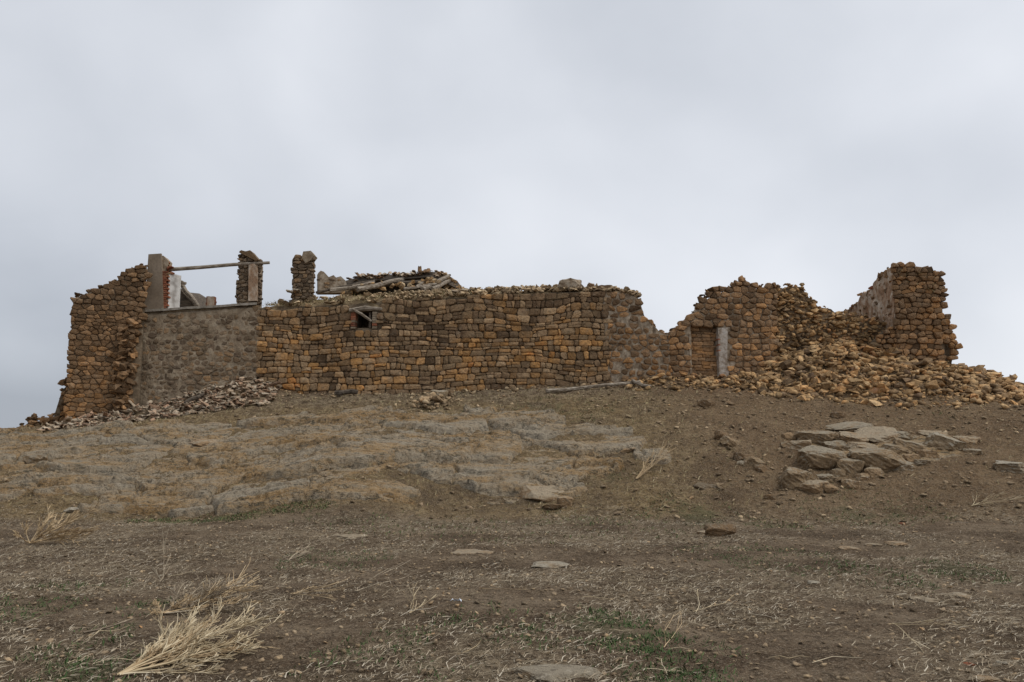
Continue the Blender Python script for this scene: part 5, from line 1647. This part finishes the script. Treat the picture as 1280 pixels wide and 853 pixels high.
def weed(name, label, root_px, tips, mat, seed, r=.007, nsub=9, depth=2, spread=.4, up=.01, cat='dry plant', lift=.02, group=None, min_r=.0022, tmin=.3, sub=(.22, .45), mat2=None):
    """a lying dry weed: root at one pixel's ground point, each stem towards a tip (px, py of the ground below it, height above it)"""
    rng = random.Random(seed)
    g = G(*root_px)
    e = empty(name, g)
    tag(e, label, cat, group)
    for px, py, hgt in tips:
        q_ = G(px, py) + Vector((0, 0, hgt))
        d = q_ - g
        mb = MB()
        branchy(mb, rng, (rng.uniform(-.02, .02), rng.uniform(-.02, .02), lift), d, d.length, r * rng.uniform(.7, 1.1), depth, spread, nsub, 6, up, 0, min_r, tmin, sub)
        mb.build('stem', M[mat2 if mat2 and rng.random() < .4 else mat], e)
    return e
weed('dry_weed', 'large pale dry weed lying in the lower left foreground, stems fanned to the right', (150, 848),
     [(228, 806, .10), (240, 800, .15), (252, 798, .13), (270, 804, .17), (262, 808, .10), (284, 808, .14), (296, 812, .12), (304, 816, .10), (312, 822, .09), (296, 826, .05), (255, 816, .10), (278, 822, .06), (244, 830, .04), (268, 836, .04), (230, 820, .12), (304, 810, .15), (218, 818, .09), (208, 826, .05), (288, 800, .16)], 'weed_pale', 1, .0095, 13, 2, .5, .0, min_r=.0032, tmin=.3, sub=(.10, .26), mat2='weed_tan')
weed('dry_weed', 'brown tangled dry weed behind the large pale one', (205, 770),
     [(265, 758, .12), (300, 752, .16), (295, 755, .12), (312, 748, .14), (275, 762, .08), (240, 766, .07), (230, 760, .12), (290, 766, .04), (255, 756, .16), (310, 760, .06), (190, 768, .09), (185, 774, .05), (270, 768, .05)], 'weed_brown', 2, .008, 14, 2, .7, .0, min_r=.0028, tmin=.2, sub=(.12, .35), mat2='weed_tan')
weed('dry_weed', 'pale feathery stems rising from the brown tangled weed', (250, 765), [(268, 748, .16), (310, 742, .20), (300, 746, .16), (316, 744, .24)], 'weed_tan', 12, .008, 9, 1, .3, .0, min_r=.003)
weed('dry_weed', 'orange tan dry bush at the far left edge of the flat ground', (38, 681),
     [(62, 676, .40), (66, 678, .32), (85, 677, .34), (98, 677, .42), (100, 679, .22), (80, 680, .2), (55, 680, .25), (100, 682, .1), (30, 679, .24), (22, 681, .12), (70, 682, .1), (92, 681, .16), (50, 683, .14)], 'weed_tan', 3, .011, 9, 2, .4, .0, min_r=.005)
weed('dry_weed', 'pale dry sprig leaning on the slope right of the bedrock', (796, 600), [(812, 588, .22), (820, 586, .32), (826, 584, .34), (829, 585, .26), (816, 590, .35), (808, 592, .25)], 'weed_tan', 4, .014, 7, 1, .4, .0, min_r=.006)
weed('dry_stalk', 'upright thin brown stalk at left, behind the tangled weed', (202, 729), [(203, 727, .42), (196, 726, .15), (210, 727, .14), (192, 729, .05), (212, 730, .08)], 'weed_brown', 5, .006, 8, 1, .3, .02, min_r=.003)
weed('dead_branch', 'bleached twiggy branch lying at the right edge of the flat', (1215, 634), [(1238, 632, .15), (1252, 630, .2), (1245, 635, .1), (1275, 632, .1), (1225, 628, .1)], 'weed_pale', 6, .012, 7, 1, .5, .0, min_r=.004)
weed('dead_branch', 'pale forked twig in the soil at lower right', (1115, 783), [(1160, 783, .02), (1164, 810, .03), (1180, 798, .05), (1170, 790, .06)], 'weed_pale', 7, .004, 3, 1, .3, .0, min_r=.003)
weed('dead_branch', 'white bent twig at right centre of the soil', (868, 768), [(905, 758, .01), (884, 740, .05)], 'weed_pale', 8, .004, 2, 1, .2, .0, min_r=.003)
weed('dry_weed', 'thin forked straw plant left of centre on the soil', (445, 742), [(482, 715, .05), (485, 728, .06), (490, 738, .03), (470, 720, .08)], 'weed_brown', 9, .0035, 3, 1, .3, .0, min_r=.002)
weed('dry_weed', 'small white twig cluster below the forked straw plant', (512, 770), [(525, 752, .06), (530, 758, .05), (540, 760, .03), (518, 748, .05)], 'weed_pale', 10, .0035, 3, 1, .3, .0, min_r=.002)
weed('dry_weed', 'sparse twig near the right of the green patch', (832, 812), [(846, 775, .06), (850, 790, .05), (820, 806, .03)], 'weed_tan', 11, .003, 3, 1, .3, .0, min_r=.0018)
weed('dead_branch', 'pale stick with a hooked end near the middle of the soil', (600, 738), [(612, 745, .04), (648, 745, .02)], 'weed_tan', 13, .004, 2, 1, .2, .0, min_r=.002)
weed('dry_weed', 'flat sheaf of dry stalks right of the pale weed, left of centre', (365, 745), [(395, 742, .03), (425, 735, .05), (430, 742, .04), (420, 752, .03), (385, 738, .06)], 'weed_tan', 14, .005, 6, 1, .4, .0, min_r=.0025)
weed('dry_weed', 'small dry tuft on the soil above the brown weed', (360, 702), [(375, 690, .12), (382, 694, .08), (390, 699, .04), (355, 699, .05)], 'weed_brown', 15, .006, 6, 1, .4, .0, min_r=.003)
weed('dead_branch', 'grey stick lying left of the large pale weed', (105, 795), [(165, 785, .02)], 'weed_brown', 16, .016, 4, 1, .3, .0, min_r=.004)
# loose twigs lying about
rtw = random.Random(91)
for k in range(70):
    px, py = rtw.uniform(10, 1270), rtw.uniform(690, 848) if rtw.random() < .8 else rtw.uniform(650, 700)
    if px > 900 and rtw.random() < .5:
        continue
    g = G(px, py)
    an = rtw.gauss(0, .7); L_ = rtw.uniform(.12, .45)
    mb = MB(); pts = [Vector((0, 0, .012))]; 
    for i in range(4):
        an += rtw.gauss(0, .28)
        q_ = pts[-1] + Vector((math.cos(an), math.sin(an), 0)) * L_ / 4
        q_.z = h1(g.x + q_.x, g.y + q_.y) - g.z + .014 + rtw.uniform(0, .02)
        pts.append(q_)
    mb.tube(pts, [.0025, .003, .0028, .002, .0012], 4, cap=False)
    side = 'left' if px < 427 else ('middle' if px < 853 else 'right')
    tag(mb.build('twig', M['weed_pale' if rtw.random() < .3 else 'straw'], None, False, g), 'thin pale twig lying on the soil in the %s foreground' % side, 'twig', 'twigs on the soil, %s' % side)

# dry grass on the wall tops
def wall_blades(name, wl, px0, px1, n, ymax, zf, length, label, hang=False, mat='grass_dry'):
    u0_, u1_ = wl.uv(px0, 370)[0], wl.uv(px1, 370)[0]
    uu = u0_ + (u1_ - u0_) * rg.random(n); yy = ymax[0] + (ymax[1] - ymax[0]) * rg.random(n)
    zz = np.array([zf(a, b) for a, b in zip(uu, yy)])
    pw = [wl.w(a, c, b) for a, b, c in zip(uu, yy, zz)]
    x = np.array([p.x for p in pw]); y = np.array([p.y for p in pw]); z = np.array([p.z for p in pw])
    o = blades(name, x, y, length, (.004, .010), -50 if hang else 0, 35 if hang else 65, M[mat], label, 'grass', bend=.8, zfun=lambda a, b: z)
    return o
wall_blades('dry_grass', WM, 328, 600, 2600, (0.0, 1.0), lambda u, y: cap_z(u, y) + .0, (.08, .26), 'dry straw coloured grass along the top of the long wall')
wall_blades('tower_grass', WT, 1123, 1172, 700, (-.12, .5), lambda u, y: float(np.interp(u, [0, .9, 1.5], [4.62, 4.5, 4.35])) - (.75 * rg.random() ** 1.3 if y < .05 else 0), (.10, .3), 'pale dry grass hanging over the top of the right tower', True)

# litter
g = G(570, 757)
mb = MB()
rr_ = random.Random(5)
V = []; 
for j in range(4):
    for i in range(7):
        V.append((i * .018 - .055, j * .016 - .02, .035 + .03 * rr_.random() * (1 if 0 < i < 6 else .4)))
mb.add(V, [(j * 7 + i, j * 7 + i + 1, j * 7 + i + 8, j * 7 + i + 7) for j in range(3) for i in range(6)])
m_, t_ = new_mat('litter'); finish(t_, (0.62, 0.66, 0.72), .5)
tag(mb.build('paper_scrap', m_, None, False, g), 'crumpled bluish white scrap of litter on the soil left of centre', 'litter')
